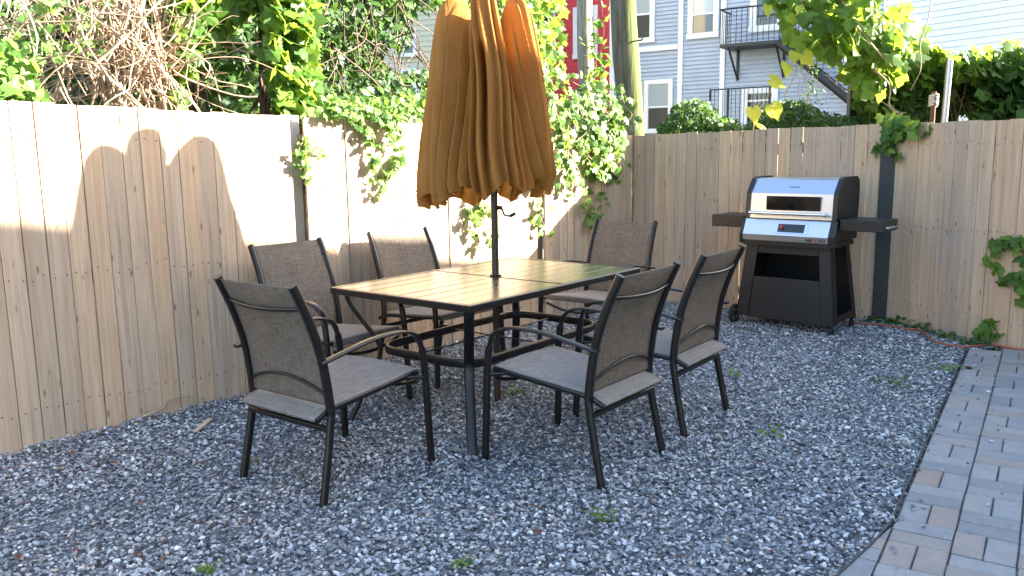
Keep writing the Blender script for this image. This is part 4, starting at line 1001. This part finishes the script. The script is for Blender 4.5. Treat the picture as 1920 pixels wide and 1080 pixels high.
bush('vine_shrub', 'thick mass of dark vine leaves behind the fence at the upper right', 'shrub', [(1700, 190, 90, 62, 9.2, .5), (1800, 185, 110, 60, 9.0, .5), (1900, 180, 90, 70, 8.8, .5), (1990, 170, 80, 80, 8.6, .4)], 4200, (.08, .17), 'grape', LD, 71, 160, dens=-.45)
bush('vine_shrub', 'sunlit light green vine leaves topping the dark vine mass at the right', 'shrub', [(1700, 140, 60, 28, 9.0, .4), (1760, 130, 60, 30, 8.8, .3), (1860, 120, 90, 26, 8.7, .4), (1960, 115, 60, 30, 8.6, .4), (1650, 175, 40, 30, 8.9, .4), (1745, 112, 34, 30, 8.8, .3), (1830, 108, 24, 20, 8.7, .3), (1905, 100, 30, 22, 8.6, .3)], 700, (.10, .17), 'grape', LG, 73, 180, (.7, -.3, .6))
gv, gat = bush('grapevine', 'overhanging grapevine with big bright backlit leaves at the top right of centre', 'vine', [(1560, 40, 90, 62, 8.2, .4), (1620, 60, 80, 60, 8.2, .4), (1632, 135, 58, 42, 8.4, .4), (1650, 110, 50, 50, 8.3, .3), (1500, -20, 70, 40, 8.2, .3), (1700, 60, 30, 60, 8.4, .3), (1610, -60, 110, 60, 8.3, .5)], 600, (.11, .19), 'grape', LG, 79, 270, (.35, -.7, .4), .55, stem=STEM, nst=0)
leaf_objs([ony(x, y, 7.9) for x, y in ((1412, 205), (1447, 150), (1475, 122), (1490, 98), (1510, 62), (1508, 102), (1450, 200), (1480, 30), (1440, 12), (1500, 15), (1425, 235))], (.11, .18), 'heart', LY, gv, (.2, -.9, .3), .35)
VS = [[(1560, -30), (1600, 40), (1640, 90), (1672, 125)], [(1640, 130), (1668, 160), (1668, 200), (1690, 215)], [(1412, 245), (1418, 215), (1440, 180), (1450, 150)], [(1748, -20), (1740, 40), (1726, 80), (1726, 130), (1707, 170)], [(1470, 180), (1490, 140), (1500, 100), (1530, 60)], [(1668, 200), (1650, 190), (1630, 195)], [(1668, 195), (1680, 208), (1700, 212)]]
at = np.array(gv.location); curves('vine_stems', relpaths([spline([ony(x, y, 7.95) for x, y in s], 6) for s in VS], at), [.014, .008, .006, .006, .006, .005, .005], STEM, gv)
bush('dry_vine_tangle', 'fine bare twigs hanging round the foot of the fire stairs', 'vine', [(1525, 190, 25, 50, 9.6, .3), (1515, 130, 20, 20, 9.6, .3)], 120, (.03, .06), 'simple', LD, 83, nst=26, stem=STEMD, sr=.003)
# a big tree and hedge far behind to close the view
tree_far = [(-14, 20, 7, 'broad dark green tree far behind the left yard'), (-7.5, 24, 8, 'tall green tree in the distance behind the ivy'), (-1.0, 34, 9, 'distant green tree beyond the umbrella')]
for i, (x, y, hgt, lab) in enumerate(tree_far):
    p = plant('distant_tree', (x, y, 0), lab, 'tree'); MB().tube([(0, 0, 0), (.1, 0, hgt * .35), (0, .1, hgt * .6)], [.25, .2, .1], 10).build('trunk', STEMD, p)
    G = rng.normal(0, 1, (5200, 3)); G /= np.linalg.norm(G, axis=1)[:, None]; G *= (rng.random((5200, 1)) ** .4); G = G * np.array([3.6, 2.6, hgt * .42]) + np.array([0, 0, hgt * .58]); G = G[noise3(G, 1.3, i) > -.35]
    leaf_cloud('crown', G, (.22, .36), 'ivy', LD, p, (.6, -.4, .6), .6)

# ------------------------------------------------------------------ the neighbouring house whose shade covers the yard (right, outside the view)
def shade_house():
    t = thing('tan_house', (8.0, 0, 0), 0, 'tan brick house to the right of the yard, outside the photo', 'house')
    m = noisy(mat('tan brick', rough=.85), 4, (.30, .24, .18), (.40, .33, .25))
    zl = [(-9, 9.9), (1.0, 7.50), (7.6, 3.33)]
    prof = [(-9, -.1), (7.6, -.1)] + [(y, z) for y, z in zl[::-1]]
    MB().prism(prof, 'x', 0, 7).build('wall', m, t)
    MB().add([(-.15, y, z + q) for y, z in zl for q in (.002, .06)] + [(7.1, y, z + q) for y, z in zl for q in (.002, .06)],
             [(0, 2, 3, 1), (2, 4, 5, 3), (6, 7, 9, 8), (8, 9, 11, 10), (1, 3, 9, 7), (3, 5, 11, 9), (0, 6, 8, 2), (2, 8, 10, 4), (0, 1, 7, 6), (4, 10, 11, 5)]).build('roof', mat('slate', (.08, .08, .085), .8), t)
    for y in (-4, -1, 2):
        w_ = MB().bbox(-.06, 0, y - .55, y + .55, 1.0, 2.5, .01).build('window', WHT, t); MB().bbox(-.07, -.055, y - .45, y + .45, 1.1, 2.4, .003).build('pane', GL2, w_)
shade_house()

# ------------------------------------------------------------------ small things on the ground
cp = [onz(x, y, .012) for x, y in ((1560, 598), (1600, 603), (1650, 608), (1690, 614), (1720, 618), (1745, 636), (1765, 643), (1800, 648), (1830, 646), (1860, 645), (1885, 650), (1930, 657), (2010, 668))]
o = curves('extension_cord', [spline([p + np.array([0, -.03, .0]) for p in cp], 6)], [[.007] * (12 * 6 + 1)], mat('orange cord', (.32, .075, .035), .6), res=2); tag(o, 'orange red cord running along the foot of the back fence', 'cord')
for (x, y, s, lab, m_) in ((1380, 702, .05, 'small green weed in the gravel right of the far right chair', LC), (1680, 718, .11, 'largest green weed in the gravel in front of the grill', LD), (1778, 692, .07, 'green weed at the gravel edge beside the paving', LC), (1447, 812, .06, 'pale weed in the open gravel right of the chairs', LC), (1127, 970, .05, 'small green weed in the gravel below the near right chair', LC),
                          (968, 735, .05, 'green weed in the gravel under the table', LC), (867, 1056, .03, 'tiny green sprout at the bottom edge of the gravel', LC), (386, 1070, .04, 'small green sprout at the bottom left of the gravel', LC), (470, 865, .03, 'tiny sprout beside the rear foot of the nearest left chair', LC)):
    q = onz(x, y, .01); p = plant('weed', q, lab, 'weed'); k = int(8 + s * 260)
    P = rng.normal(0, 1, (k, 3)) * np.array([s * .55, s * .55, s * .2]); P[:, 2] = np.abs(P[:, 2]) + .005
    leaf_cloud('leaves', P, (.018, .038), 'simple', m_, p, (0, -.3, 1), .5)
    curves('stems', [spline([np.zeros(3), v * .6 + np.array([0, 0, .01]), v], 3) for v in P[:8]], [.0012] * 8, STEMG, p)
a, b = onz(367, 808, .02), onz(395, 785, .022); o = MB().sweep([tuple(a), tuple(b)], .028, .010, (b[1] - a[1], a[0] - b[0], 0), 4, .3).build('wood_offcut', noisy(mat('offcut', rough=.8), 10, (.38, .30, .20), (.50, .40, .28))); tag(o, 'short pale wood offcut lying on the gravel near the left fence', 'wood scrap')
o = curves('dry_twig', [spline([onleft(262, 783, .03), onleft(300, 768, .05), onleft(318, 752, .05), onleft(345, 745, .04), onleft(385, 748, .03)], 6)], [.006], STEM); tag(o, 'dry bent vine stem lying against the foot of the left fence', 'twig')
q = onz(1812, 689, .02); p = thing('fallen_leaf', q, 0, 'dark red fallen leaf on the paving near the fence', 'leaf'); leaf_cloud('blade', np.array([[0, 0, 0], [.01, .01, .006]]), (.05, .07), 'ivy', LR, p, (0, -.2, 1), .2, None)
curves('stalk', [[np.array([.02, 0, .004]), np.array([.06, -.01, .004]), np.array([.11, -.005, .004])]], [.0015], STEMD, p)
o = link('dead_spot', MB().tube([(0, 0, 0), (0, 0, .004)], .012, 8).mesh('pebble')) if False else None
L_ = []
for k in range(64):
    if k < 34: x, y = random.uniform(0, 330), random.uniform(835, 900) if random.random() < .5 else random.uniform(870, 1050)
    else: x, y = random.uniform(200, 1500), random.uniform(720, 1050)
    L_.append(onz(x, y, .018))
L_ += [onz(800, 1, .0) * 0 + onz(285, 893, .018), onz(20, 880, .018), onz(30, 870, .018), onz(120, 845, .018), onz(165, 832, .02), onz(300, 800, .02)]
tag(leaf_cloud('leaf_litter', np.array(L_), (.016, .040), 'simple', LR, None, (0, 0, 1), .3), 'scattered tiny red and brown leaf scraps on the gravel', 'leaf litter', kind='stuff')
